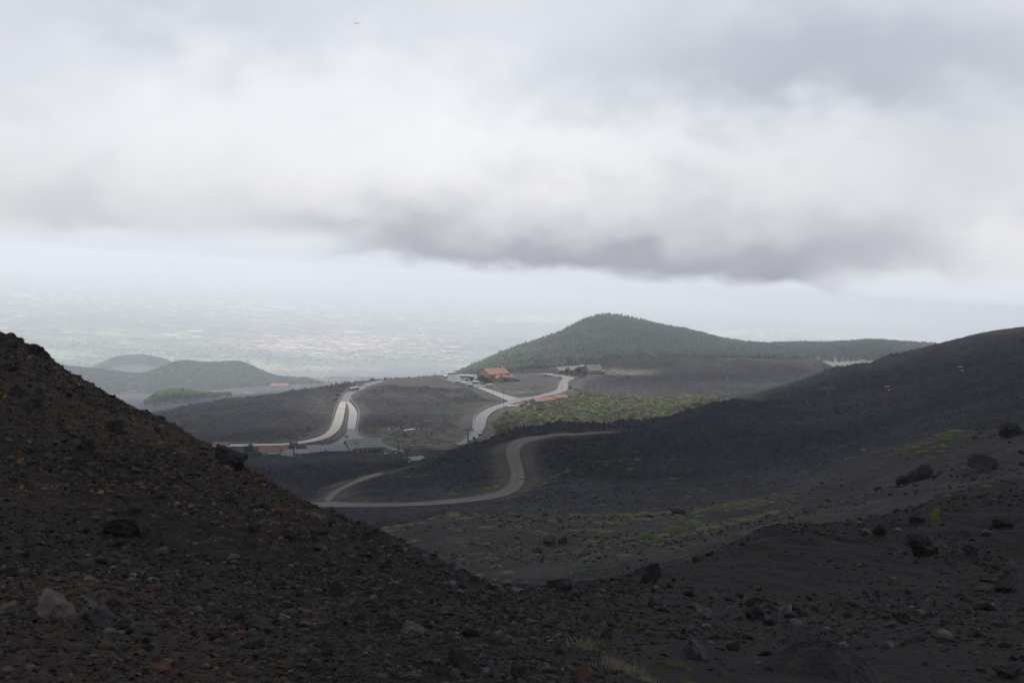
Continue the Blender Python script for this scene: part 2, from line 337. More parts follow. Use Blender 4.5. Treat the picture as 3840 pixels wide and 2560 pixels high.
# ------------------------------------------------------------------ roads (edge pairs traced in the photograph, laid on the ground)
def r1(p): return reg(700, 1300, 960 / 2352, p)
def r2(p): return reg(1600, 1300, 800 / 2352, p)
def r8(p): return reg(1200, 1500, 1200 / 2352, p)
ROADS = [   # name, colour key, left edge, right edge
 ('road', 'concrete_road', r1([(345, 896), (600, 893), (900, 888), (1100, 861), (1250, 815), (1310, 770), (1345, 700), (1360, 640), (1375, 580), (1402, 520), (1412, 502)]),
                  r1([(345, 918), (600, 914), (900, 906), (1100, 885), (1270, 850), (1385, 795), (1435, 710), (1447, 640), (1453, 570), (1462, 550), (1470, 502)])),
 ('road', 'concrete_road_b', r1([(1476, 756), (1478, 700), (1488, 640), (1492, 575), (1482, 545), (1471, 503)]),
                  r1([(1547, 756), (1557, 700), (1568, 640), (1566, 600), (1545, 560), (1496, 503)])),
 ('road', 'asphalt_a', r1([(1413, 501), (1425, 470), (1448, 440), (1485, 412), (1530, 392), (1590, 370), (1640, 345), (1690, 328), (1745, 316), (1800, 309)]),
                  r1([(1496, 501), (1497, 478), (1510, 450), (1545, 428), (1590, 402), (1640, 380), (1690, 357), (1730, 342), (1775, 330), (1812, 322)])),
 ('road', 'asphalt_a', r1([(1180, 948), (1240, 930), (1310, 903), (1385, 865), (1435, 830), (1462, 800), (1475, 758)]),
                  r1([(1500, 950), (1600, 930), (1740, 900), (1760, 868), (1650, 835), (1580, 812), (1548, 758)])),
 ('road', 'asphalt_a', r1([(1750, 862), (1810, 888), (1870, 918), (1930, 940), (2005, 953)]),
                  r1([(1740, 885), (1800, 912), (1850, 936), (1900, 955), (1995, 968)])),
 ('road', 'asphalt_b', r2([(310, 1080), (400, 1030), (455, 990), (500, 935), (518, 870), (522, 800), (545, 760), (600, 715), (700, 665), (800, 632), (900, 603), (975, 575), (1010, 566)]),
                  r2([(395, 1080), (480, 1045), (560, 1015), (612, 960), (635, 900), (642, 840), (662, 785), (712, 735), (800, 690), (890, 650), (960, 622), (1060, 598), (1100, 592)])),
 ('road', 'asphalt_b', r2([(1005, 566), (1080, 565), (1200, 546), (1330, 512), (1425, 483), (1455, 440), (1450, 405), (1480, 370), (1510, 348)]),
                  r2([(1095, 592), (1180, 575), (1300, 548), (1440, 522), (1520, 498), (1570, 465), (1560, 430), (1545, 400), (1590, 368)])),
 ('parking_ground', 'asphalt_b', r2([(1040, 282), (1220, 265), (1430, 282), (1560, 318), (1675, 338)]),
                  r2([(1080, 296), (1290, 305), (1440, 325), (1512, 349), (1592, 366)])),
 ('road', 'asphalt_c', r2([(1000, 566), (860, 528), (740, 486), (640, 456), (590, 447)]),
                  r2([(905, 600), (820, 566), (700, 512), (600, 472), (555, 456)])),
 ('parking_ground', 'asphalt_a', r2([(180, 332), (215, 305), (300, 285), (440, 272), (515, 285)]),
                  r2([(200, 360), (300, 395), (450, 435), (530, 456), (610, 440)])),
 ('path', 'concrete_road_b', r2([(590, 440), (660, 418), (715, 405)]), r2([(605, 447), (670, 428), (725, 412)])),
 ('road', 'dirt', r8([(-250, 765), (-100, 748), (0, 748), (200, 757), (400, 762), (650, 756), (900, 740), (1100, 715), (1250, 695), (1350, 665), (1425, 620), (1440, 560), (1415, 500), (1375, 450), (1335, 395), (1300, 350), (1330, 312), (1420, 285), (1550, 268), (1800, 247), (2000, 238), (2200, 230)]),
                  r8([(-250, 810), (-100, 788), (0, 786), (200, 790), (400, 788), (650, 784), (900, 772), (1100, 752), (1300, 730), (1450, 695), (1540, 640), (1555, 580), (1520, 520), (1480, 470), (1435, 405), (1425, 360), (1450, 325), (1530, 300), (1640, 285), (1840, 262), (2020, 248), (2210, 236)])),
 ('road', 'dirt', r8([(20, 745), (75, 680), (200, 618), (300, 572), (400, 540), (462, 532)]),
                  r8([(70, 750), (150, 668), (260, 615), (340, 588), (420, 560), (462, 545)])),
]
def resample(pl, n):
    pl = np.array(pl, float); d = np.r_[0, np.cumsum(np.hypot(*np.diff(pl, axis=0).T))]; s = np.linspace(0, d[-1], n)
    return np.c_[np.interp(s, d, pl[:, 0]), np.interp(s, d, pl[:, 1])]
def smooth_pl(p, it=2):
    for _ in range(it):
        q = p.copy(); q[1:-1] = (p[:-2] + 2 * p[1:-1] + p[2:]) / 4; p = q
    return p
def pair_resample(L, R, n):
    L = np.array(L, float); R = np.array(R, float); M = (L + R) / 2
    d = np.r_[0, np.cumsum(np.hypot(*np.diff(M, axis=0).T))]; s = np.linspace(0, d[-1], n)
    f = lambda P: smooth_pl(np.c_[np.interp(s, d, P[:, 0]), np.interp(s, d, P[:, 1])])
    return f(L), f(R)
ROADW = []      # world edges per road
for nm, cl, L, R in ROADS:
    n = 46; Lp, Rp = pair_resample(L, R, n)
    ymin = 330 if cl == 'dirt' else 860; ymax = 820 if cl == 'dirt' else 1760
    wl = np.array([hit(p[0], p[1], ymin, ymax)[:2] for p in Lp]); wr = np.array([hit(p[0], p[1], ymin, ymax)[:2] for p in Rp])
    ROADW.append((smooth_pl(wl, 3), smooth_pl(wr, 3)))

def flatmask(x, y):
    """1 on roads and parking, falling to 0 beside them"""
    out = np.zeros(x.shape, np.float32)
    for (wl, wr) in ROADW:
        c = (wl + wr) / 2; hw = np.hypot(*(wl - wr).T) / 2
        for i in range(len(c) - 1):
            w = max(hw[i], hw[i + 1]); mg = w * 1.0 + 10
            x0, x1 = sorted((c[i, 0], c[i + 1, 0])); y0, y1 = sorted((c[i, 1], c[i + 1, 1]))
            sel = np.nonzero((x > x0 - mg) & (x < x1 + mg) & (y > y0 - mg) & (y < y1 + mg))[0]
            if len(sel) == 0: continue
            dx, dy = c[i + 1] - c[i]; l2 = dx * dx + dy * dy + 1e-9
            t = np.clip(((x[sel] - c[i, 0]) * dx + (y[sel] - c[i, 1]) * dy) / l2, 0, 1)
            d = np.hypot(x[sel] - c[i, 0] - t * dx, y[sel] - c[i, 1] - t * dy)
            h = hw[i] + (hw[i + 1] - hw[i]) * t
            v = np.clip(1 - (d - h - 1.0) / 6.0, 0, 1)
            out[sel] = np.maximum(out[sel], v)
    return out

# open ground where no rough lava lies (px,row,rx,ry,ymin,ymax)
CALM = [(1560, 1640, 260, 45, 900, 1300), (2000, 1470, 160, 30, 1300, 1640), (1800, 1440, 160, 35, 1450, 1900), (2150, 1420, 150, 22, 1500, 1900),
        (2250, 1545, 560, 62, 980, 1400), (900, 1690, 330, 30, 880, 1050), (2360, 1400, 90, 10, 1650, 1950), (3150, 1372, 120, 20, 2100, 2800), (1560, 1715, 90, 22, 800, 960)]
def height(x, y, info=False):
    a = x / y; t = ground_t(a, y); z = t * y
    px = 1920 + a * CT * F; row = 1034 + 0 * a
    # pixel row of the smooth surface
    v = (t * CT + ST) / (CT - t * ST); row = 1280 - v * F; px = 1920 + a * (CT + v * ST) * F
    near = np.clip((70 - y) / 40, 0, 1)
    far = np.clip((y - 90) / 120, 0, 1) * np.clip((2300 - y) / 400, 0, 1)
    lava = np.clip((y - 300) / 90, 0, 1) * np.clip((2250 - y) / 150, 0, 1)
    calm = np.zeros_like(x)
    for (cx, cy, rx, ry, y0, y1) in CALM:
        e = np.exp(-(((px - cx) / rx) ** 4 + ((row - cy) / ry) ** 4)) * np.clip((y - y0) / 40, 0, 1) * np.clip((y1 - y) / 40, 0, 1)
        calm = np.maximum(calm, e)
    fl = flatmask(x, y) if y.max() > 300 else np.zeros_like(x)
    rough = (1 - fl) * (1 - 0.85 * calm)
    # smooth cinder sweep on the right of the green hill
    dz = np.zeros_like(x)
    sel = y < 140
    if sel.any():
        xs, ys = x[sel], y[sel]
        s = np.clip(ys / 14, 0.5, 4)
        left = np.clip((2150 - px[sel]) / 500, 0, 1)
        d = 0.05 * fbm(xs, ys, 1.4, 3, 1) * s + (0.022 + 0.02 * left) * fbm(xs, ys, 0.22, 3, 5, 0.6, 2) * (0.6 + 0.4 * s)
        d += 0.10 * fbm(xs, ys, 6, 3, 9) * s
        dz[sel] += d * np.clip((140 - ys) / 60, 0, 1) * np.clip((ys - 2) / 3, 0, 1)
    sel = (y > 60) & (y < 420)
    if sel.any():
        xs, ys = x[sel], y[sel]
        w = np.clip((ys - 60) / 60, 0, 1) * np.clip((420 - ys) / 120, 0, 1)
        rr = 0.35 + np.clip(fbm(xs, ys, 60, 3, 31) * 2.2 + 0.2, 0, 1.2)
        dz[sel] += w * (0.8 * fbm(xs, ys, 26, 4, 21) + 0.55 * rr * fbm(xs, ys, 7, 4, 23, 0.6, 2))
    sel = (y > 290) & (y < 2300)
    if sel.any():
        xs, ys = x[sel], y[sel]
        big = fbm(xs, ys, 70, 3, 41, 0.5, 1); mid = fbm(xs, ys * 0.8, 19, 4, 43, 0.6, 2); small = fbm(xs, ys, 5.5, 3, 47, 0.6, 2)
        pat = np.clip(fbm(xs, ys, 130, 3, 49) * 1.6 + 0.75, 0.25, 1.3)
        sc = np.clip(ys / 900, 0.45, 1.35)
        tiny = fbm(xs, ys * 0.5, 2.4, 2, 48, 0.6, 1)
        dz[sel] += (1.3 * big + 1.9 * mid * pat + 2.4 * small * pat + 1.9 * tiny * pat) * (lava * rough)[sel] * sc * np.where((ys > 900) & (ys < 1500) & (px[sel] > 2650), 0.6, np.where(ys > 1600, 0.9, np.where(ys > 900, 0.75, 1.15)))
    sel = y > 2100
    if sel.any():
        xs, ys = x[sel], y[sel]
        w = np.clip((ys - 2100) / 200, 0, 1) * np.clip(ys / 4000, 0.6, 6) * np.clip((9000 - ys) / 4000, 0.25, 1)
        dz[sel] += w * (3.0 * fbm(xs, ys, 160, 4, 61) + 1.2 * fbm(xs, ys, 30, 3, 63))
    z = z + dz
    if info: return z, px, row, fl, calm, dz
    return z

# ------------------------------------------------------------------ ground colours (reflectance)
def lerp(c, d, f): return c + (np.array(d, np.float32) - c) * np.clip(f, 0, 1)[:, None]
def blob(px, row, cx, cy, rx, ry, p=2): return np.exp(-(np.abs((px - cx) / rx) ** p + np.abs((row - cy) / ry) ** p))
def colours(x, y, z, px, row, fl, calm, dz):
    n = len(x); c = np.tile(np.array([0.024, 0.026, 0.038], np.float32), (n, 1))
    nb = fbm(x, y, 45, 4, 71); ns = fbm(x, y, 9, 3, 73)
    lavaz = (y > 290) & (y < 2300)
    c = lerp(c, (0.040, 0.036, 0.040), (np.clip(nb * 2.2 - 0.25, 0, 1) * 0.7) * lavaz)
    pat = np.clip(fbm(x, y, 130, 3, 49) * 1.6 + 0.75, 0.25, 1.3)
    c = lerp(c, (0.050, 0.044, 0.048), lavaz * np.clip(1.0 - pat * 1.25 + 0.5 * ns, 0, 1) * 0.8)
    gr1 = np.where(y < 900, fbm(x, y * 0.45, 1.5, 2, 83), fbm(x, y * 0.4, 3.2, 2, 84))
    vz = (y >= 2050) & (y < 7500)
    c = c * (1 + vz * (0.5 * fbm(x, y * .5, 14, 3, 85) + 0.45 * fbm(x, y, 90, 3, 86)))[:, None].astype(np.float32)
    c = c * (1 + lavaz * 0.75 * gr1)[:, None].astype(np.float32)
    c = c * (1 + lavaz * (0.42 * fbm(x, y, 26, 4, 77, 0.6, 1) + 0.45 * ns + 0.25 * fbm(x, y, 75, 3, 78)))[:, None].astype(np.float32)
    c = lerp(c, (0.058, 0.059, 0.071), lavaz * (y < 900) * 0.6)
    bz = lavaz * np.clip((y - 1560) / 150, 0, 1) * np.clip((px - 2150) / 100, 0, 1)
    c = c * np.clip(1 - bz * (0.50 - 1.1 * fbm(x, y * .45, 9, 3, 87) - 0.9 * fbm(x, y * .5, 40, 3, 88)), 0.25, 2.4)[:, None].astype(np.float32)
    c = c * (1 - 0.32 * lavaz * (y > 900))[:, None].astype(np.float32)
    # near ground
    k = np.clip((140 - y) / 40, 0, 1)
    c = lerp(c, (0.0205, 0.0178, 0.016), k)
    left = np.clip((1500 - px) / 700, 0, 1) * k
    nn = fbm(x, y, 3.0, 3, 75)
    c = lerp(c, (0.058, 0.036, 0.024), left * np.clip(nn * 1.5 + 0.45, 0, 1) * 0.8)
    # green cinder hill
    g = np.clip((y - 110) / 30, 0, 1) * np.clip((360 - y) / 40, 0, 1)
    c = lerp(c, (0.066, 0.057, 0.056), g)
    c = lerp(c, (0.085, 0.080, 0.072), g * np.clip(nb * 1.5, 0, 1) * 0.7)
    # grassy and dusty margins among the roads
    gr = np.maximum.reduce([blob(px, row, 1560, 1650, 230, 45, 4), blob(px, row, 1500, 1630, 200, 22), blob(px, row, 1950, 1465, 150, 16), blob(px, row, 2130, 1455, 60, 30), blob(px, row, 1900, 1620, 170, 55), blob(px, row, 1170, 1650, 130, 22), blob(px, row, 1640, 1480, 190, 14) * .6, blob(px, row, 1200, 1520, 40, 60) * 0.5, blob(px, row, 1350, 1530, 26, 60) * .5])
    sel = (y > 850) & (y < 1800)
    c = lerp(c, (0.155, 0.148, 0.098), gr * sel * np.clip(0.62 + ns * 1.4, 0.15, 1))
    c = lerp(c, (0.085, 0.080, 0.078), (blob(px, row, 1700, 1590, 150, 30) + blob(px, row, 2270, 1462, 230, 22) + blob(px, row, 2160, 1520, 60, 16)) * sel * 0.75)
    c = lerp(c, (0.11, 0.125, 0.075), blob(px, row, 2280, 1545, 560, 55, 6) * ((y > 960) & (y < 1330)) * 0.9)
    # verge of the dirt road
    dv = fl * ((y > 330) & (y < 800))
    c = lerp(c, (0.105, 0.086, 0.070), dv * np.clip(0.55 + 1.2 * ns + 0.8 * (fl > .97), 0, 1))
    c = lerp(c, (0.085, 0.080, 0.074), fl * ((y > 800) & (y < 2300)) * 0.8)
    # meadow with the white van, ground at the second house
    c = lerp(c, (0.15, 0.155, 0.10), blob(px, row, 3170, 1372, 190, 22, 4) * ((y > 2080) & (y < 2800)))
    c = lerp(c, (0.13, 0.125, 0.095), blob(px, row, 2350, 1395, 110, 11, 4) * ((y > 1640) & (y < 2000)))
    # forest floor, far valley
    ff = np.clip((y - 2250) / 80, 0, 1) * np.clip((3900 - y) / 300, 0, 1) * np.clip((px - 1560) / 120, 0, 1) * np.clip((3130 - px) / 60 + (1340 - row) / 10, 0, 1)
    c = lerp(c, (0.045, 0.06, 0.035), ff)
    fv = np.clip((y - 2500) / 400, 0, 1) * np.clip((1620 - px) / 100, 0, 1)
    c = lerp(c, (0.050, 0.050, 0.056), fv)
    hl = np.clip((y - 3700) / 500, 0, 1) * np.clip((1250 - px) / 150, 0, 1)
    c = lerp(c, (0.040, 0.065, 0.045), hl * np.clip(1 + fbm(x, y, 300, 3, 81) * 2, 0, 1))
    # the plain: woods, scrub, dry fields
    k = np.clip((y - 6000) / 1400, 0, 1)
    big = fbm(x, y, 2600, 4, 91); md = fbm(x, y, 700, 4, 93); sm = fbm(x, y, 180, 3, 95)
    pc = np.tile(np.array([0.095, 0.125, 0.085], np.float32), (n, 1))
    pc = lerp(pc, (0.24, 0.25, 0.12), np.clip(md * 1.6 + 1.6 * sm + 0.25, 0, 1))
    pc = lerp(pc, (0.035, 0.065, 0.045), np.clip(-sm * 2.2 + big, 0, 1) * 0.85)
    pc = lerp(pc, (0.26, 0.22, 0.18), np.clip(big * 2.5 + sm * 1.5 - 1.1, 0, 1) * 0.8)
    pc = pc * (1 + 0.35 * (y < 12500)[:, None]).astype(np.float32)
    # lava tongue just beyond the valley
    tongue = blob(px, row, 1600, 1420, 420, 30, 4) * (y < 11000)
    pc = lerp(pc, (0.045, 0.047, 0.06), tongue * np.clip(0.8 + fbm(x, y, 120, 4, 98) * 1.2, 0, 1))
    pc = lerp(pc, (0.17, 0.13, 0.12), blob(px, row, 1120, 1402, 120, 14, 4) * (y < 11000))
    dry = np.maximum(blob(px, row, 620, 955, 260, 14, 4), blob(px, row, 980, 1255 - 80, 60, 6))
    pc = lerp(pc, (0.50, 0.42, 0.26), dry * (y > 20000))
    st = np.clip(fbm(x * 0.5, y, 2200, 3, 97) * 5 - 2.2, 0, 1)
    pc = lerp(pc, (0.48, 0.40, 0.30), st * np.clip((y - 16000) / 9000, 0, 1) * 0.9)
    return c * (1 - k)[:, None] + pc * k[:, None]

m_near = ground_mat('cinder_ground', [(1.1, 0.30), (9.0, 0.45), (42.0, 0.40)], (38.0, 0.9, 0.02))
m_mid = ground_mat('lava_field', [(0.018, 0.35), (0.07, 0.7), (0.22, 0.8), (0.9, 0.5)], (0.45, 1.0, 2.2))
m_far = ground_mat('plain_soil', [(0.004, 0.25), (0.02, 0.35)], (0.02, 0.3, 6.0))

pxc = np.r_[np.arange(-1500, -300, 30), np.arange(-300, 4140, 3.9), np.arange(4140, 5301, 30)]
acol, _ = AT(pxc, 1400.0)
Y1, Y2 = 125.0, 2400.0
def sheet(name, ys, cols, material, kind='structure'):
    A, Yg = np.meshgrid(cols, ys); X = A * Yg
    shp = A.shape; x, y = X.ravel(), Yg.ravel()
    z = np.empty_like(x); colr = np.empty((len(x), 3), np.float32)
    B = 250000
    for i in range(0, len(x), B):
        s = slice(i, i + B)
        zz, px, row, fl, calm, dz = height(x[s], y[s], True)
        z[s] = zz; colr[s] = colours(x[s], y[s], zz, px, row, fl, calm, dz)
    V = np.c_[x, y, z]
    r, c = shp; idx = np.arange(r * c).reshape(r, c)
    Fq = np.c_[idx[:-1, :-1].ravel(), idx[:-1, 1:].ravel(), idx[1:, 1:].ravel(), idx[1:, :-1].ravel()]
    o = raw_mesh(name, V, Fq, material, smooth=(name != 'terrain'), col=colr)
    return tag(o, kind=kind)
sheet('ground', np.exp(np.arange(math.log(2.2), math.log(Y1) - 0.003, 0.0048)).tolist() + [Y1], acol, m_near)
yl = [Y1]
while yl[-1] < Y2 * 0.997: yl.append(yl[-1] * (1.0026 if 330 < yl[-1] < 1300 else 1.0042))
yl[-1] = Y2
sheet('terrain', yl, acol, m_mid)
sheet('plain_land', [Y2] + np.exp(np.arange(math.log(Y2) + 0.008, math.log(88000), 0.0085)).tolist(), acol[::1], m_far)

# ------------------------------------------------------------------ road surfaces
def road_mat(name, c, var, sc):
    m = bpy.data.materials.new(name); m.use_nodes = True; k = NT(m.node_tree)
    geo = k.n('ShaderNodeNewGeometry').outputs['Position']
    n = k.noise(sc, 5, 0.6, geo); n2 = k.noise(sc * 0.08, 3, 0.5, geo)
    f = k.m('MULTIPLY', k.m('MULTIPLY_ADD', k.m('SUBTRACT', n, 0.5), var, 1.0), k.m('MULTIPLY_ADD', k.m('SUBTRACT', n2, 0.5), var * 1.5, 1.0))
    f = k.m('MULTIPLY', f, k.n('ShaderNodeAttribute', attribute_name='Col').outputs['Fac'])
    v = k.n('ShaderNodeVectorMath', operation='SCALE', i_0=tuple(c) + (1,)); k.plug(f, v.inputs['Scale'])
    bs = k.n('ShaderNodeBsdfPrincipled', i_Roughness=0.9); k.plug(v.outputs[0], bs.inputs['Base Color'])
    k.n('ShaderNodeOutputMaterial', i_0=bs.outputs[0]); MATS[name] = m; return m
RM = {'concrete_road': road_mat('concrete_road', (0.39, 0.36, 0.32), 0.25, 0.5), 'concrete_road_b': road_mat('pale_concrete', (0.32, 0.305, 0.295), 0.25, 0.5),
      'asphalt_a': road_mat('asphalt', (0.14, 0.14, 0.146), 0.25, 0.6), 'asphalt_b': road_mat('worn_asphalt', (0.19, 0.187, 0.19), 0.25, 0.6),
      'asphalt_c': road_mat('bleached_asphalt', (0.27, 0.258, 0.245), 0.25, 0.6), 'dirt': road_mat('packed_cinder', (0.150, 0.122, 0.098), 0.8, 0.3)}
def ribbon(name, wl, wr, material, lift=0.14, nx=14, sub=3, kind='structure', **kw):
    n = (len(wl) - 1) * sub + 1; s = np.linspace(0, len(wl) - 1, n); b = np.arange(len(wl))
    L = np.c_[np.interp(s, b, wl[:, 0]), np.interp(s, b, wl[:, 1])]; R = np.c_[np.interp(s, b, wr[:, 0]), np.interp(s, b, wr[:, 1])]
    w = np.linspace(0, 1, nx + 1)[None, :, None]
    P = L[:, None] * (1 - w) + R[:, None] * w
    x, y = P[..., 0].ravel(), P[..., 1].ravel(); z = gz(x, y) + lift + y * 0.00006
    V = np.c_[x, y, z]; idx = np.arange(n * (nx + 1)).reshape(n, nx + 1)
    Fq = np.c_[idx[:-1, :-1].ravel(), idx[:-1, 1:].ravel(), idx[1:, 1:].ravel(), idx[1:, :-1].ravel()]
    u = np.tile(np.linspace(0, 1, nx + 1), (n, 1)); ln = np.arange(n)[:, None] * .35
    wob = fbm(u * 0 + ln, u * 6, 4.0, 3, 401) * .5
    rut = 1 + .13 * (np.exp(-((u - .27) / .07) ** 2) + np.exp(-((u - .73) / .07) ** 2)) - .12 * np.exp(-((u - .5) / .08) ** 2) + .16 * wob
    rut = rut * (1 - .42 * np.clip((np.abs(u - .5) - .36 - .06 * wob) / .14, 0, 1))
    if material.name != 'packed_cinder': rut = 1 + (rut - 1) * .35
    o = raw_mesh(name, V, Fq, material, smooth=True, col=np.repeat(rut.reshape(-1, 1), 3, 1))
    return tag(o, kind=kind, **kw)
for i, ((nm, cl, _, _), (wl, wr)) in enumerate(zip(ROADS, ROADW)):
    ribbon(nm, wl, wr, RM[cl], (0.05 if cl == 'dirt' else 0.14) + 0.012 * i)

# ------------------------------------------------------------------ haze and an unseen cloud added overhead to shade the foreground
def box_mesh(name, c0, c1):
    (x0, y0, z0), (x1, y1, z1) = c0, c1
    V = [(x0, y0, z0), (x1, y0, z0), (x1, y1, z0), (x0, y1, z0), (x0, y0, z1), (x1, y0, z1), (x1, y1, z1), (x0, y1, z1)]
    return V, [(0, 3, 2, 1), (4, 5, 6, 7), (0, 1, 5, 4), (1, 2, 6, 5), (2, 3, 7, 6), (3, 0, 4, 7)]
HX, HY = -0.062, -0.0626      # slopes of the haze top, which follows the falling land
ax = math.atan(HY); ay = -math.atan(HX)
Vb, Fb = box_mesh('haze', (-42000, -1500, -2600), (42000, 89500, 12))
hz = raw_mesh('haze', np.array(Vb), np.array(Fb), [])
# sheared with the slope of the land: top z = 12 + HX x + HY y
vv = np.array(Vb, float); vv[:, 2] += HX * vv[:, 0] + HY * vv[:, 1]
hz.data.vertices.foreach_set('co', vv.ravel().astype(np.float32)); hz.data.update()
m = bpy.data.materials.new('haze_air'); m.use_nodes = True; kk = NT(m.node_tree)
pv = kk.n('ShaderNodeVolumePrincipled'); pv.inputs['Color'].default_value = (0.865, 0.908, 0.985, 1)
HAZE_D = 1.02e-4
pv.inputs['Density'].default_value = HAZE_D; pv.inputs['Anisotropy'].default_value = 0.62
out = kk.n('ShaderNodeOutputMaterial'); kk.t.links.new(pv.outputs[0], out.inputs['Volume'])
hz.data.materials.append(m); tag(hz, kind='stuff')

def added_cloud_deck():  # added slab above the frame, blocks sun and sky over the near slopes
    n = 60; xs = np.linspace(-7000, 7000, n); ys = np.linspace(-6000, 1850, n)
    X, Y = np.meshgrid(xs, ys); x, y = X.ravel(), Y.ravel()
    bump = fbm(x, y, 1500, 4, 201)
    edge = np.minimum.reduce([(x + 7000) / 900, (7000 - x) / 900, (y + 6000) / 900, (1850 + 0 * y - y + 260 * bump) / 500]); e = np.clip(edge, 0, 1) ** 0.5
    lo = 430 + 60 * bump + 160 * (1 - e); hi = 450 + 420 * e * (1 + 0.4 * bump) + 160 * (1 - e)
    V = np.r_[np.c_[x, y, lo], np.c_[x, y, hi]]
    idx = np.arange(n * n).reshape(n, n); q = np.c_[idx[:-1, :-1].ravel(), idx[1:, :-1].ravel(), idx[1:, 1:].ravel(), idx[:-1, 1:].ravel()]
    Fq = np.r_[q, q[:, ::-1] + n * n]
    ring = np.r_[idx[0, :], idx[1:, -1], idx[-1, -2::-1], idx[-2:0:-1, 0]]
    r2_ = np.roll(ring, -1); Fq = np.r_[Fq, np.c_[ring, r2_, r2_ + n * n, ring + n * n]]
    o = raw_mesh('unseen_shade_cloud', V, Fq, mat('added_cloud_vapour', (0.75, 0.76, 0.78), 1.0, 0.1, 0.002, spec=0.0), smooth=True)
    tag(o, kind='structure')
added_cloud_deck()
# ------------------------------------------------------------------ stones
def ico(sub):
    p = (1 + 5 ** 0.5) / 2
    V = [(-1, p, 0), (1, p, 0), (-1, -p, 0), (1, -p, 0), (0, -1, p), (0, 1, p), (0, -1, -p), (0, 1, -p), (p, 0, -1), (p, 0, 1), (-p, 0, -1), (-p, 0, 1)]
    Fc = [(0, 11, 5), (0, 5, 1), (0, 1, 7), (0, 7, 10), (0, 10, 11), (1, 5, 9), (5, 11, 4), (11, 10, 2), (10, 7, 6), (7, 1, 8), (3, 9, 4), (3, 4, 2), (3, 2, 6), (3, 6, 8), (3, 8, 9), (4, 9, 5), (2, 4, 11), (6, 2, 10), (8, 6, 7), (9, 8, 1)]
    V = [np.array(v, float) / np.linalg.norm(v) for v in V]
    for _ in range(sub):
        cache = {}; G = []
        def mid(a, b):
            q = (min(a, b), max(a, b))
            if q not in cache: m = V[a] + V[b]; V.append(m / np.linalg.norm(m)); cache[q] = len(V) - 1
            return cache[q]
        for a, b, c in Fc:
            ab, bc, ca = mid(a, b), mid(b, c), mid(c, a); G += [(a, ab, ca), (b, bc, ab), (c, ca, bc), (ab, bc, ca)]
        Fc = G
    return np.array(V), np.array(Fc)
def vn3(p, seed):
    return (fbm(p[:, 0] + p[:, 2] * 0.7, p[:, 1] - p[:, 2] * 0.6, 1.0, 3, seed) + fbm(p[:, 1] + 3.1, p[:, 2] + p[:, 0] * 0.3, 1.0, 3, seed + 5)) * 0.5
def rock_shape(sub, seed, rough=0.25, cuts=7):
    r = np.random.default_rng(seed); V, Fc = ico(sub); P = V.copy()
    for _ in range(cuts):          # broken faces
        nrm = r.normal(size=3); nrm /= np.linalg.norm(nrm); d = r.uniform(0.38, 0.72)
        s = P @ nrm; P = P - np.maximum(s - d, 0)[:, None] * nrm * 0.92
    P = P * (1 + rough * 1.3 * vn3(V * 1.3, seed)[:, None] + rough * 0.9 * vn3(V * 3.6, seed + 3)[:, None] + rough * 0.45 * vn3(V * 10.0, seed + 7)[:, None])
    return P, Fc
def rotm(rng, n):
    q = rng.normal(size=(n, 4)); q /= np.linalg.norm(q, axis=1)[:, None]; w, x, y, z = q.T
    return np.stack([np.stack([1 - 2 * (y * y + z * z), 2 * (x * y - z * w), 2 * (x * z + y * w)], -1), np.stack([2 * (x * y + z * w), 1 - 2 * (x * x + z * z), 2 * (y * z - x * w)], -1), np.stack([2 * (x * z - y * w), 2 * (y * z + x * w), 1 - 2 * (x * x + y * y)], -1)], 1)
def stone_colours(n, warm, rng):
    """mostly near black, some brown, ochre, grey stones; warm = share of coloured ones"""
    u = rng.random(n); c = np.empty((n, 3)); base = (0.014 + 0.052 * rng.random(n) ** 1.8)[:, None]
    c[:] = base * np.array([1.06, 0.97, 0.90]) * 0.92
    s = u < warm * 0.55; c[s] = np.array([0.080, 0.046, 0.030]) * rng.uniform(0.5, 1.2, (s.sum(), 1))
    s = (u >= warm * 0.55) & (u < warm * 0.8); c[s] = np.array([0.14, 0.088, 0.045]) * rng.uniform(0.5, 1.2, (s.sum(), 1))
    s = (u >= warm * 0.8) & (u < warm); c[s] = np.array([0.12, 0.045, 0.028]) * rng.uniform(0.5, 1.1, (s.sum(), 1))
    s = (u > 0.94); c[s] = np.array([0.085, 0.08, 0.078]) * rng.uniform(0.6, 1.3, (s.sum(), 1))
    return c
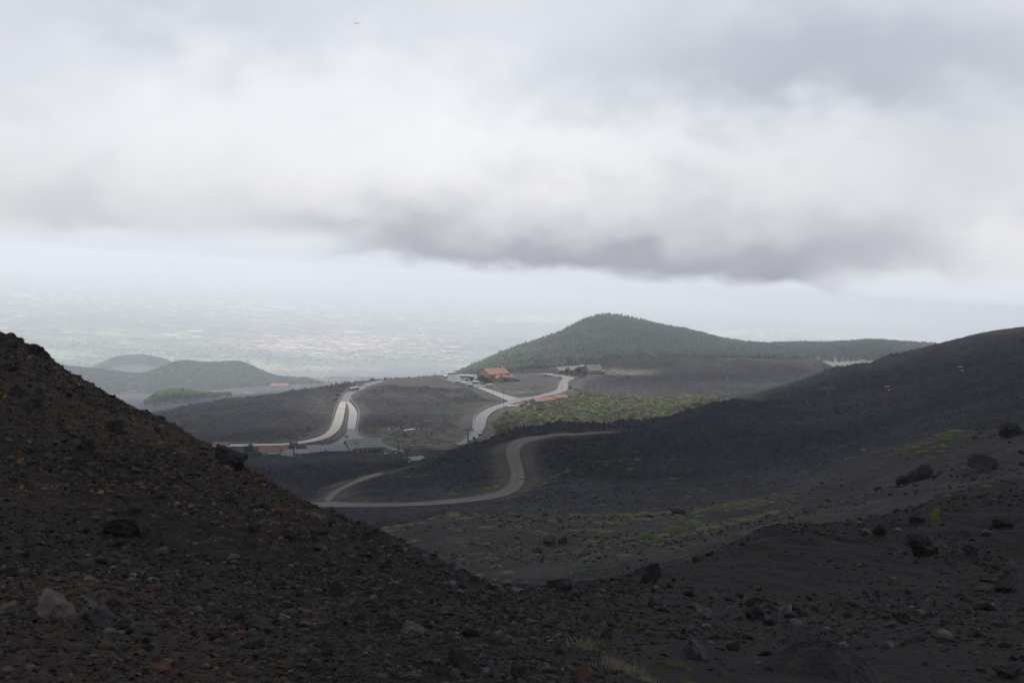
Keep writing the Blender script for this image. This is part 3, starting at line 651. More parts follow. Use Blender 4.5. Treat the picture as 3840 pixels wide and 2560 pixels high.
def scatter(name, n, sub, sampler, size, warm, seed, material, flat=0.7, sink=0.25, nshape=8):
    """n stones in one mesh, one of nshape shapes each; sampler -> x, y"""
    rng = np.random.default_rng(seed)
    x, y = sampler(n, rng); n = len(x)
    z = np.empty(n)
    for i in range(0, n, 100000): z[i:i + 100000] = height(x[i:i + 100000], y[i:i + 100000])
    sz = size(n, rng, x, y)
    R = rotm(rng, n); w = warm(x, y); cols = np.array(stone_colours(n, w, rng))
    VV, FF, CC = [], [], []; off = 0
    pick = rng.integers(0, nshape, n)
    for s in range(nshape):
        P, Fc = rock_shape(sub, seed * 31 + s, 0.3, 6)
        ids = np.nonzero(pick == s)[0]
        if len(ids) == 0: continue
        sc3 = sz[ids, None] * rng.uniform(0.7, 1.25, (len(ids), 3))
        Q = np.einsum('nij,nvj->nvi', R[ids], P[None] * sc3[:, None, :]); Q[..., 2] *= flat
        Q[..., 0] += x[ids, None]; Q[..., 1] += y[ids, None]; Q[..., 2] += (z[ids] + sz[ids] * (flat * 0.9 - sink * 1.6))[:, None]
        nv = P.shape[0]
        VV.append(Q.reshape(-1, 3)); FF.append((Fc[None] + (np.arange(len(ids)) * nv)[:, None, None]).reshape(-1, 3) + off); off += len(ids) * nv
        CC.append(np.repeat(cols[ids], nv, axis=0))
    return raw_mesh(name, np.concatenate(VV), np.concatenate(FF), material, smooth=False, col=np.concatenate(CC))

m_stone = mat('cinder_stone', (1, 1, 1), 0.92, 0.45, 14.0, bump=0.6, attr=True, spec=0.25)
m_stone_big = mat('lava_rock', (1, 1, 1), 0.9, 0.4, 5.0, bump=0.8, attr=True, spec=0.25)
def pxof(x, y): return 1920 + x / y * F
def near_sampler(y0, y1, p0, p1, pw=1.0, dens=None):
    def f(n, rng):
        # even density over the ground, thinned towards the distance by pw
        u = rng.random(n); e = 2.0 - pw
        y = (y0 ** e + u * (y1 ** e - y0 ** e)) ** (1 / e)
        px = rng.uniform(p0, p1, n); x = (px - 1920) / F * y
        if dens is not None:
            k = rng.random(n) < dens(x, y, px); x, y = x[k], y[k]
        return x, y
    return f
def left_w(px, y): return np.clip((2350 - px) / 600, 0, 1)
def warm_l(x, y):
    px = pxof(x, y); p = fbm(x, y, 3.2, 3, 301)
    return np.clip((1700 - px) / 900, 0.06, 1) * np.clip(0.30 + p * 1.1, 0.04, 0.6) * np.clip((y - 5) / 9, 0.4, 1.25)
# scree on the left spur: dense
dl = lambda x, y, px: np.clip((2500 - px) / 700, 0, 1) * np.clip(0.75 + fbm(x, y, 2.2, 3, 303) * 0.9, 0.25, 1)
def pws(lo, hi, al, k):
    def f(n, rng, x, y):
        u = rng.random(n); s = (lo ** -al + u * (hi ** -al - lo ** -al)) ** (-1 / al)
        return s * np.clip((y / k) ** 0.45, 0.62, 2.4)
    return f
g1 = scatter('scree', 95000, 0, near_sampler(4.6, 42, -500, 2500, 1.1, dl), pws(0.008, 0.026, 1.6, 11), warm_l, 1, m_stone)
g2 = scatter('scree', 24000, 1, near_sampler(4.6, 40, -500, 2500, 1.1, dl), pws(0.018, 0.046, 2.4, 11), warm_l, 2, m_stone)
g3 = scatter('scree', 800, 2, near_sampler(5, 40, -500, 2500, 0.9, dl), pws(0.040, 0.09, 2.8, 13), lambda x, y: warm_l(x, y) * 0.5, 3, m_stone)
# the black ash slope on the right: sparser, in patches
def dr(x, y, px):
    p = fbm(x, y * 0.6, 5.5, 3, 305) * 1.9 + 0.18
    crest = np.clip((y - 28) / 25, 0, 1)
    return np.clip((px - 1750) / 500, 0, 1) * np.clip(p + 0.35 * crest, 0.04, 1)
g4 = scatter('ash_slope_stones', 36000, 0, near_sampler(6, 112, 1750, 4500, 1.15, dr), pws(0.012, 0.05, 1.5, 18), lambda x, y: 0.025 + 0 * x, 4, m_stone)
g5 = scatter('ash_slope_stones', 5200, 1, near_sampler(6, 112, 1750, 4500, 1.15, dr), pws(0.035, 0.10, 1.9, 18), lambda x, y: 0.025 + 0 * x, 5, m_stone)
g6 = scatter('ash_slope_stones', 380, 2, near_sampler(8, 112, 1900, 4500, 1.0, dr), pws(0.08, 0.2, 2.2, 22), lambda x, y: 0.01 + 0 * x, 6, m_stone)
# stones on the green hill
dh = lambda x, y, px: np.clip(fbm(x, y, 30, 3, 307) * 2.2 + 0.35, 0.03, 1) * ((y > 235) | (px > 1500))
g7 = scatter('hill_stones', 9000, 0, near_sampler(112, 300, 1150, 4200, 0.9, dh), pws(0.13, 0.45, 1.9, 200), lambda x, y: 0.25 + 0 * x, 7, m_stone_big)
# blocks of lava lying on the dark flows
def dfl(x, y, px):
    ok = np.ones(len(x)); fm = flatmask(x, y); v = (ground_t(x / y, y) * CT + ST) / (CT - ground_t(x / y, y) * ST); row = 1280 - v * F
    for (cx, cy, rx, ry, y0, y1) in CALM: ok -= np.exp(-(((px - cx) / rx) ** 4 + ((row - cy) / ry) ** 4)) * ((y > y0) & (y < y1))
    return np.clip(ok, 0, 1) * (fm < .3) * np.clip(fbm(x, y, 70, 3, 49) * 2 + .7, .08, 1)
g8 = scatter('lava_blocks', 26000, 0, near_sampler(330, 830, 900, 4100, 0.6, dfl), pws(0.22, 0.8, 2.0, 600), lambda x, y: 0.02 + 0 * x, 9, m_stone_big)
g9 = scatter('lava_blocks', 26000, 0, near_sampler(830, 2080, 450, 4000, 0.6, dfl), pws(0.35, 1.0, 2.2, 1200), lambda x, y: 0.0 + 0 * x, 10, m_stone_big)
tag(g8, kind='stuff'); tag(g9, kind='stuff')
for o in (g1, g2, g3, g4, g5, g6, g7): tag(o, kind='stuff')

# green cushions: countless low patches on the hill
m_moss = mat('moss', (1, 1, 1), 0.95, 0.35, 3.0, attr=True)
def moss():
    rng = np.random.default_rng(41); n = 14500
    x, y = near_sampler(112, 300, 1180, 4200, 0.9, None)(n, rng); px = pxof(x, y)
    t = ground_t(x / y, y); v = (t * CT + ST) / (CT - t * ST); row = 1280 - v * F
    crest = np.exp(-((np.interp(px, [1400, 1700, 2400, 2880, 3300, 3635, 3840], [1990, 1934, 1925, 1865, 1720, 1618, 1590]) + 26 - row) / 42) ** 2)
    d = 0.9 * blob(px, row, 1640, 2020, 260, 55) + 0.75 * blob(px, row, 2450, 1985, 420, 55) + 0.5 * crest * (px < 3000) + 0.9 * blob(px, row, 3450, 1660, 190, 55) * 0.8 + 0.35 * blob(px, row, 2100, 2060, 420, 120) + 0.8 * blob(px, row, 2720, 1912, 240, 36)
    d *= np.clip(fbm(x, y, 12, 3, 309) * 2.2 + 0.7, 0.05, 1)
    k = rng.random(n) < d * 0.95; x, y, px = x[k], y[k], px[k]; n = len(x)
    z = height(x, y); sz = (0.10 + rng.exponential(0.10, n)) * np.clip(y / 180, 0.7, 1.4); sz = np.minimum(sz, 0.8)
    P, Fc = ico(1); P = P * (1 + 0.3 * vn3(P * 2, 5)[:, None])
    sc3 = np.c_[sz * rng.uniform(0.9, 2.0, n), sz * rng.uniform(0.8, 1.5, n), sz * 0.62]
    Q = P[None] * sc3[:, None, :]; Q += np.c_[x, y, z][:, None, :]
    nv = len(P); FF = (Fc[None] + (np.arange(n) * nv)[:, None, None]).reshape(-1, 3)
    c = np.array([0.110, 0.124, 0.056]) * rng.uniform(0.65, 1.35, (n, 1)); dryk = rng.random(n) < 0.45; c[dryk] = np.array([0.14, 0.13, 0.07]) * rng.uniform(0.7, 1.2, (dryk.sum(), 1))
    tag(raw_mesh('moss_patches', Q.reshape(-1, 3), FF, m_moss, True, np.repeat(c, nv, 0)), kind='stuff')
moss()
# sparse yellow green tufts in the lava near the dirt road
def lava_tufts():
    rng = np.random.default_rng(43); P, Fc = ico(1); L = []
    def line(pts, n, jx, jy):
        q = resample(pts, n)
        for p in q: L.append((p[0] + rng.normal() * jx, p[1] + rng.normal() * jy))
    line(r8([(1720, 570), (1800, 540), (1900, 515), (2000, 490), (2150, 470), (2300, 460)]), 46, 14, 4)
    line(r8([(1180, 665), (1250, 655), (1340, 625)]), 12, 6, 3)
    line(r8([(900, 706), (1010, 706)]), 9, 8, 1.5); line(r8([(130, 735), (330, 728)]), 8, 10, 2)
    line(r8([(1580, 630), (1680, 605), (1760, 590)]), 12, 10, 4); line(r8([(600, 570), (760, 535)]), 7, 12, 6)
    for _ in range(60): L.append((rng.uniform(1900, 3300), rng.uniform(1700, 1900)))
    x, y, z = [], [], []
    for p in L:
        w = hit(p[0], p[1], 330); x.append(w[0]); y.append(w[1])
    x, y = np.array(x), np.array(y); z = height(x, y); n = len(x)
    sz = rng.uniform(0.3, 1.1, n); Q = P[None] * np.c_[sz * 1.5, sz * 1.2, sz * 0.5][:, None, :] + np.c_[x, y, z][:, None, :]
    nv = len(P); FF = (Fc[None] + (np.arange(n) * nv)[:, None, None]).reshape(-1, 3)
    tag(raw_mesh('ground_cover', Q.reshape(-1, 3), FF, m_moss, True, np.repeat(np.array([0.13, 0.125, 0.055]) * rng.uniform(0.6, 1.1, (n, 1)), nv, 0)), kind='stuff')
lava_tufts()

# ------------------------------------------------------------------ single rocks traced one by one (px, row of the foot, width, height, colour, roughness, label)
K_ = (0.032, 0.031, 0.032); G_ = (0.07, 0.07, 0.071); PG = (0.125, 0.122, 0.122); BR = (0.05, 0.032, 0.024); RD = (0.10, 0.052, 0.034); OC = (0.17, 0.105, 0.05); PK = (0.115, 0.085, 0.078)
ROCKS = [
 (130, 1338, 62, 44, K_, 'black lava knob on the skyline near the top of the left slope'),
 (112, 1560, 84, 64, G_, 'upright grey boulder high on the left slope below the skyline knob'),
 (58, 1500, 60, 40, K_, 'black boulder just above the upright grey boulder at the left edge'),
 (430, 1632, 78, 66, K_, 'black boulder with a shadowed hollow midway down the left skyline'),
 (857, 1768, 142, 84, K_, 'largest black boulder jutting from the left skyline in front of the red roofed houses'),
 (320, 1710, 76, 52, K_, 'low black boulder in the middle of the left slope'),
 (368, 1728, 44, 36, BR, 'dark brown stone touching the low black boulder on the left slope'),
 (153, 1406, 30, 26, G_, 'small grey stone under the skyline knob'),
 (141, 1480, 38, 34, K_, 'small black boulder between the skyline knob and the upright grey boulder'),
 (78, 1749, 34, 28, OC, 'ochre stone near the left edge halfway up the slope'),
 (316, 1777, 46, 26, G_, 'flat grey stone below the low black boulder'),
 (412, 1790, 30, 24, G_, 'pointed grey stone right of the flat grey stone'),
 (690, 1742, 52, 30, PK, 'reddish lump on the slope left of the big skyline boulder'),
 (560, 1720, 40, 26, G_, 'long grey splinter lying on the left slope'),
 (952, 1992, 60, 36, K_, 'dark stone breaking the lower left skyline'),
 (1080, 2010, 62, 46, K_, 'dark lump below the lower left skyline beside brown gravel'),
 (1385, 2008, 62, 44, K_, 'black block on the skyline where the left slope meets the green hill'),
 (433, 2050, 72, 44, K_, 'squat black stone among orange gravel'),
 (190, 2306, 158, 118, (0.125, 0.095, 0.088), 'large slab with a pinkish flat top at the lower left'),
 (335, 2352, 170, 86, G_, 'ridged grey boulder right of the pinkish slab'),
 (445, 2004, 156, 78, K_, 'broad black boulder half buried above the orange gravel'),
 (586, 2224, 58, 28, RD, 'rust red stone on the ash left of centre'),
 (482, 2185, 54, 16, PG, 'thin pale flake beside the rust red stone'),
 (330, 2256, 34, 26, OC, 'pale yellow stone behind the ridged grey boulder'),
 (968, 2368, 122, 52, G_, 'wide grey block with a flat top left of centre'),
 (308, 2132, 82, 52, G_, 'grey brown boulder above the pinkish slab'),
 (406, 2523, 40, 30, PK, 'round pinkish stone near the bottom edge at the left'),
 (484, 2540, 46, 30, PK, 'pinkish stone right of the round one near the bottom edge'),
 (598, 2518, 98, 34, RD, 'long red brown stone near the bottom edge'),
 (990, 2468, 84, 40, G_, 'grey stone below the wide grey block'),
 (1270, 2228, 62, 50, K_, 'dark domed boulder at the foot of the left slope'),
 (1302, 2275, 60, 22, PG, 'flat pale slab below the dark domed boulder'),
 (1543, 2388, 112, 52, PG, 'pale grey pyramid stone in the bottom centre'),
 (1462, 2362, 70, 52, G_, 'darker peaked stone behind the pale grey pyramid stone'),
 (1360, 2340, 66, 40, K_, 'dark lump left of the peaked stone'),
 (1535, 2543, 84, 38, PG, 'pale grey stone at the bottom edge centre'),
 (1725, 2508, 106, 84, K_, 'black hollow boulder in the bottom centre'),
 (1816, 2430, 38, 18, RD, 'orange stone just above the black hollow boulder'),
 (1495, 2400, 20, 14, RD, 'tiny bright orange stone beside the pale grey pyramid stone'),
 (1345, 2150, 40, 34, K_, 'dark stone under the lower end of the left skyline'),
 (1780, 2180, 52, 30, K_, 'dark block at the lowest dip of the skyline'),
 (1845, 2196, 56, 26, K_, 'dark slab right of the block at the skyline dip'),
 (2098, 2218, 108, 52, K_, 'black mound standing on the near rim right of the dip'),
 (2128, 2213, 34, 20, PG, 'small grey wedge leaning against the black mound'),
 (2443, 2180, 74, 82, K_, 'tall leaning slab standing on the near rim'),
 (2426, 2126, 70, 24, G_, 'flat boulder behind the tall leaning slab'),
 (2500, 2120, 40, 20, G_, 'broken grey slab right of the tall leaning slab'),
 (2141, 2168, 36, 36, PG, 'pale round boulder beside a green cushion beyond the rim'),
 (2634, 2317, 76, 48, PG, 'boulder with a pale top in the middle of the ash slope'),
 (2585, 2367, 44, 28, G_, 'rounded grey stone below the pale topped boulder'),
 (2608, 2478, 94, 78, G_, 'flat topped grey block low on the ash slope'),
 (2838, 2338, 86, 48, K_, 'craggy black boulder right of the pale topped boulder'),
 (2647, 2348, 44, 16, PG, 'thin pale slab under the pale topped boulder'),
 (2093, 2448, 44, 34, RD, 'rust brown stone near the dry grass'),
 (2040, 2514, 58, 36, PK, 'dull pink stone left of the dry grass'),
 (1948, 2566, 78, 86, K_, 'big black stone cut by the bottom edge left of the dry grass'),
 (2190, 2540, 70, 56, RD, 'orange brown boulder in front of the dry grass'),
 (2200, 2345, 34, 30, K_, 'dark upright stone above the dry grass'),
 (2270, 2395, 44, 40, K_, 'black wedge among the ochre tufts'),
 (3470, 2094, 134, 94, K_, 'huge craggy black boulder on the right ash slope'),
 (3540, 2085, 62, 50, G_, 'dull grey block against the huge craggy boulder'),
 (3302, 2032, 58, 48, K_, 'black boulder up slope to the left of the huge craggy one'),
 (3443, 1976, 74, 34, K_, 'black boulder above the huge craggy one'),
 (3770, 1984, 96, 50, K_, 'black slab boulder near the right edge high on the ash slope'),
 (3812, 2172, 96, 80, G_, 'cracked grey boulder at the right edge'),
 (2951, 2314, 58, 54, PG, 'smooth pale grey stone standing on the ash'),
 (3003, 2314, 60, 30, K_, 'black stone beside the smooth pale grey stone'),
 (3392, 2338, 50, 40, K_, 'black knobbly stone in the middle of the right ash slope'),
 (3545, 2412, 62, 28, PG, 'small pale arch shaped stone on the right ash slope'),
 (3459, 2428, 54, 34, G_, 'rounded dark grey stone left of the arch shaped stone'),
 (3344, 2371, 54, 26, G_, 'low angular stone above the big outcrop'),
 (3340, 2440, 36, 24, PG, 'small pale fin of rock right of the big outcrop'),
 (3566, 2342, 38, 22, BR, 'brown crumbly stone on the right ash slope'),
 (3790, 2572, 128, 46, K_, 'black rubble at the bottom right corner'),
 (3645, 2090, 70, 42, K_, 'black clump right of the huge craggy boulder'),
 (3780, 2225, 90, 42, K_, 'dark ragged clump below the cracked grey boulder'),
 (3519, 1941, 54, 50, BR, 'boulder capped with green moss on the upper ash rim'),
 (3800, 1645, 96, 52, K_, 'black outcrop cut by the right edge on top of the green hill'),
 (3450, 1808, 104, 60, K_, 'dark outcrop in the middle of the brown cinder slope'),
 (3390, 1822, 60, 34, K_, 'small dark crag just below the outcrop on the cinder slope'),
 (3700, 1770, 120, 60, K_, 'wide dark outcrop near the right edge above the cinder sweep'),
 (3640, 1800, 70, 40, G_, 'grey crag just below the wide dark outcrop near the right edge'),
 (3102, 1819, 22, 16, PG, 'pale block on the brow of the green hill'),
 (3410, 1722, 26, 16, PG, 'pale yellowish block among the moss on the green hill'),
 (2062, 2052, 54, 44, G_, 'dark crag in the middle of the green hill'),
 (2014, 2076, 44, 28, G_, 'dark crag just left of the middle one on the green hill'),
 (2110, 2045, 40, 26, K_, 'dark stone right of the middle crag on the green hill'),
 (2545, 1938, 62, 26, BR, 'brown boulder on the brow of the green hill'),
 (2440, 1956, 34, 16, K_, 'dark stone in front of the brown boulder on the green hill'),
 (3250, 2025, 40, 22, PG, 'flat pale stone left of the black boulder on the ash slope'),
 (3370, 2010, 30, 14, PG, 'flat pale stone right of the black boulder on the ash slope'),
]
ROCKLIB = [rock_shape(4, 900 + i, 0.62 if i % 2 else 0.30, 9 if i % 2 == 0 else 6) for i in range(14)]
rr_ = np.random.default_rng(77)
for i, (px, row, w, h, c, lab) in enumerate(ROCKS):
    g = hit(px, row - 2, 4.0); y = g[1]; s = y / F; wm, hm = w * s, h * s
    P, Fc = ROCKLIB[i % len(ROCKLIB)]
    a = rr_.uniform(0, 6.28); ca, sa_ = math.cos(a), math.sin(a)
    Q = np.c_[P[:, 0] * ca - P[:, 1] * sa_, P[:, 0] * sa_ + P[:, 1] * ca, P[:, 2]]
    if i % 3 == 1: Q[:, [0, 2]] = Q[:, [2, 0]]; Fc = Fc[:, ::-1]
    Q = Q / np.array([np.ptp(Q[:, 0]), np.ptp(Q[:, 1]), np.ptp(Q[:, 2])])
    Q = Q - (Q.max(0) + Q.min(0)) / 2
    if 'leaning slab' in lab: Q[:, 1] *= 0.5; Q[:, 0] += Q[:, 2] * 0.5
    zb = height(np.array([g[0]]), np.array([y]))[0]
    Q = Q * np.array([wm, wm * 0.85, hm * 1.45]); Q[:, 2] += hm * 1.45 / 2 - hm * 0.45
    sp = fbm(P[:, 0] * 3, P[:, 1] * 3 + P[:, 2], 1.0, 4, 500 + i)[:, None]
    cc = np.array(c)[None] * np.array([1.03, .98, .94]) * (0.62 if px < 1700 and c in (G_, PG, PK) else 1.0) * np.clip(1 + 0.55 * sp, 0.4, 1.7)
    if c in (PG, PK): cc = np.where(P[:, 2:3] * (-1 if i % 3 == 1 else 1) > -0.2, cc, cc * 0.55) if False else cc
    if 'moss' in lab:
        k = (Q[:, 0] < wm * 0.1) | (Q[:, 2] > hm * 0.72); cc[k] = np.array([0.09, 0.13, 0.03])
    o = raw_mesh('rock', Q, Fc, m_stone_big, smooth=True, col=cc)
    o.location = (g[0], y + wm * 0.3, zb)
    tag(o, lab, 'rock', 'rocks standing out from the slopes')

# rubble gathered round the bigger rocks
def rubble():
    rng = np.random.default_rng(88); X, Y, Z_ = [], [], []
    for (px, row, w, h, c, lab) in ROCKS:
        if w < 50: continue
        g = hit(px, row - 2, 4.0); s = g[1] / F; n = int(w * (0.45 if px > 1900 else 0.2))
        X += list(g[0] + rng.normal(size=n) * w * s * 1.5); Y += list(g[1] + rng.normal(size=n) * w * s * 1.9 * np.clip(g[1] / 40, 1, 2)); Z_ += list(np.minimum(0.02 + rng.exponential(0.028, n), 0.13) * w * s * 1.5)
    X, Y, Z_ = map(np.array, (X, Y, Z_)); k = Y > 4.2; X, Y, Z_ = X[k], Y[k], Z_[k]
    tag(scatter('rubble', len(X), 1, lambda n, r: (X, Y), lambda n, r, x, y: Z_, lambda x, y: np.where(pxof(x, y) < 1900, 0.12, 0.0), 8, m_stone_big), kind='stuff')
rubble()
# the big cracked outcrop at the bottom right
def outcrop():
    g = hit(3150, 2555, 4.0); y = g[1]; s = y / F; nx, ny = 150, 90
    W_, D_, H_ = 430 * s, 300 * s, 170 * s
    u = np.linspace(-1, 1, nx); v = np.linspace(-1, 1, ny); Ug, Vg = np.meshgrid(u, v); U_, V_ = Ug.ravel(), Vg.ravel()
    r = np.sqrt(U_ ** 2 + V_ ** 2); dome = np.clip(1 - r ** 2.6, -0.15, 1)
    x = g[0] + U_ * W_ * 0.55; yy_ = y + 0.9 * D_ + V_ * D_
    f1 = fbm(U_ * 3, V_ * 3, 1, 5, 601); f2 = fbm(U_ * 9, V_ * 9, 1, 4, 603, 0.6, 1)
    lob = np.where(U_ > -0.1 + 0.25 * f1, 0.80, 1.0) * np.where(V_ < -0.25, 0.86, 1.0)
    z = height(x, yy_) + dome * H_ * lob * (1 + 0.28 * f1) + 0.05 * H_ * f2 * (r < 1) - 0.10 * H_
    idx = np.arange(nx * ny).reshape(ny, nx); Fq = np.c_[idx[:-1, :-1].ravel(), idx[:-1, 1:].ravel(), idx[1:, 1:].ravel(), idx[1:, :-1].ravel()]
    c = np.array([0.027, 0.026, 0.028])[None] * (1 + 0.5 * f2[:, None]); c = np.where((f1 > 0.28)[:, None], np.array([0.05, 0.036, 0.03]), c)
    o = raw_mesh('rock', np.c_[x - g[0], yy_ - y, z - g[2]], Fq, m_stone_big, True, c)
    o.location = g; tag(o, 'broad cracked black outcrop bulging from the ash at the bottom right', 'rock')
outcrop()

# ------------------------------------------------------------------ tufts and cushions that stand out
m_blade = mat('dry_grass', (1, 1, 1), 0.85, 0.2, 20, attr=True)
def tuft(px, row, wpx, hpx, n, cols, lab, seed, name='grass_tuft', cat='grass tuft', curl=0.5, thick=1.1):
    rng = np.random.default_rng(seed); g = hit(px, row, 4.0); s = g[1] / F; W_, H_ = wpx * s, hpx * s
    VV, FF, CC = [], [], []
    for i in range(n):
        bx, by = rng.normal() * W_ * 0.28, rng.normal() * W_ * 0.2
        bz = height(np.array([g[0] + bx]), np.array([g[1] + by]))[0] - g[2]
        a = rng.uniform(0, 6.28); h = H_ * rng.uniform(0.35, 1.0); ln = rng.uniform(0.1, curl) * h; t = thick * s * rng.uniform(0.5, 1.0)
        pts = []
        for j in range(5):
            q = j / 4; pts.append((bx + math.cos(a) * ln * q * q * 1.6, by + math.sin(a) * ln * q * q * 1.6, bz + h * q * (1 - 0.25 * q)))
        o0 = len(VV)
        for j, p in enumerate(pts):
            w = t * (1 - 0.8 * j / 4); VV += [(p[0] - w, p[1], p[2]), (p[0] + w, p[1] + w * 0.6, p[2])]
            CC += [cols[i % len(cols)]] * 2
        for j in range(4): FF.append((o0 + 2 * j, o0 + 2 * j + 1, o0 + 2 * j + 3, o0 + 2 * j + 2))
    o = raw_mesh(name, np.array(VV), np.array(FF), m_blade, False, np.array(CC)); o.location = g
    return tag(o, lab, cat, 'tufts of dry grass among the stones')
ST_ = [(0.30, 0.25, 0.19), (0.24, 0.19, 0.13), (0.15, 0.14, 0.06)]; YG = [(0.14, 0.14, 0.04), (0.10, 0.12, 0.035), (0.16, 0.12, 0.05)]; RB = [(0.13, 0.085, 0.045), (0.16, 0.12, 0.05), (0.10, 0.06, 0.035)]
TUFTS = [
 (1195, 1942, 60, 34, 46, ST_, 'pale dead twigs sticking up from the left skyline'),
 (292, 1436, 40, 22, 40, ST_, 'dry straw on the upper left skyline'),
 (238, 1408, 36, 14, 26, YG, 'green weed just above the dry straw on the left skyline'),
 (60, 1286, 34, 12, 16, ST_, 'sparse stalks on the skyline in the top left corner of the slope'),
 (880, 1757, 76, 18, 44, YG, 'yellow green weed under the largest skyline boulder'),
 (2190, 2438, 90, 66, 60, ST_, 'tall straw stalks left of centre in the dry grass'),
 (2330, 2508, 170, 72, 120, ST_, 'widest patch of bleached dry grass at the bottom'),
 (2270, 2455, 60, 40, 50, YG, 'short green tuft between the straw and the bleached patch'),
 (2115, 2362, 70, 26, 60, YG, 'yellow green tuft highest among the dark stones'),
 (2190, 2345, 50, 24, 50, YG, 'small green sprig beside the dark upright stone'),
 (2250, 2385, 70, 26, 60, RB, 'rust coloured cushion of dead stems'),
 (2370, 2338, 90, 24, 90, RB, 'long ochre tuft pointing up slope'),
 (2375, 2320, 50, 16, 40, YG, 'green end of the long ochre tuft'),
 (2420, 2386, 60, 20, 50, RB, 'ochre tuft below the long one'),
 (2490, 2500, 130, 34, 120, RB, 'reddish mat of dead grass right of the bleached patch'),
 (2550, 2512, 50, 30, 50, YG, 'green and ochre clump ending the reddish mat'),
 (2590, 2556, 56, 34, 50, YG, 'small green clump at the bottom edge right of the dry grass'),
 (2410, 2545, 110, 34, 90, ST_, 'straw fringe at the bottom edge'),
 (3068, 2318, 34, 18, 40, YG, 'lone green tuft on the black ash'),
 (2950, 2378, 64, 16, 50, RB, 'ochre stems left of the big outcrop'),
 (2922, 2470, 30, 20, 30, YG, 'tiny green tuft below the ochre stems'),
 (3300, 2560, 56, 24, 60, RB, 'rust coloured grass at the foot of the big outcrop'),
]
for i, (px, row, w, h, n, cl, lab) in enumerate(TUFTS): tuft(px, row, w, h, n * 2, cl, lab, 700 + i)
CUSH = [(2422, 2028, 74, 30, (0.075, 0.115, 0.03), 'largest green cushion on the hill beyond the rim'), (2520, 1996, 72, 24, (0.075, 0.115, 0.03), 'green cushion up slope of the largest one'),
        (2610, 1972, 46, 15, (0.09, 0.12, 0.035), 'small green dome right of the two large cushions'), (2180, 2154, 48, 22, (0.07, 0.12, 0.03), 'bright green cushion touching the pale round boulder'),
        (2216, 2148, 20, 12, (0.09, 0.13, 0.035), 'tiny green cushion right of the bright green one'), (2140, 2080, 26, 14, (0.08, 0.11, 0.03), 'green cushion alone on the dark cinders'),
        (2020, 1958, 44, 14, (0.08, 0.10, 0.04), 'dull green cushion near the brow of the hill'), (2650, 1985, 84, 8, (0.13, 0.15, 0.06), 'long thin streak of pale green right of the large cushions'),
        (2480, 2050, 30, 10, (0.11, 0.13, 0.04), 'yellow green pad below the large cushions'), (3560, 1662, 60, 18, (0.075, 0.105, 0.035), 'flat green pad near the right end of the hill'),
        (3070, 1965, 54, 12, (0.10, 0.13, 0.035), 'yellow green pad on the rim of the ash slope'), (3215, 1962, 50, 9, (0.10, 0.14, 0.03), 'long green pad on the rim right of the yellow green one'),
        (3710, 1826, 48, 9, (0.08, 0.12, 0.03), 'green pad on the rim near the right edge'), (3555, 1868, 34, 9, (0.10, 0.14, 0.03), 'green pad on the rim above the mossy boulder'),
        (3280, 1782, 22, 12, (0.09, 0.13, 0.04), 'little green cushion on the brow of the cinder sweep'), (3238, 1688, 20, 8, (0.26, 0.28, 0.13), 'single pale yellow bush on the dark lava')]
for i, (px, row, w, h, c, lab) in enumerate(CUSH):
    g = hit(px, row, 15.0); s = g[1] / F; P, Fc = ico(4); P = P * (1 + 0.10 * vn3(P * 2.2, 800 + i)[:, None] + 0.05 * vn3(P * 9, 850 + i)[:, None])
    Q = P * np.array([w * s / 2, w * s / 2.4, h * s * 0.95]); z0 = height(g[:1], g[1:2])[0]
    cc = (np.array(c) * 0.6 + np.array((0.085, 0.088, 0.045)) * 0.4)[None] * (1 + 0.5 * fbm(P[:, 0] * 8, P[:, 1] * 8 + P[:, 2] * 3, 1, 3, 870 + i)[:, None])
    o = raw_mesh('cushion_plant', Q, Fc, m_moss, True, cc); o.location = (g[0], g[1] + w * s * 0.2, z0)
    tag(o, lab, 'cushion plant', 'green cushion plants on the slopes')
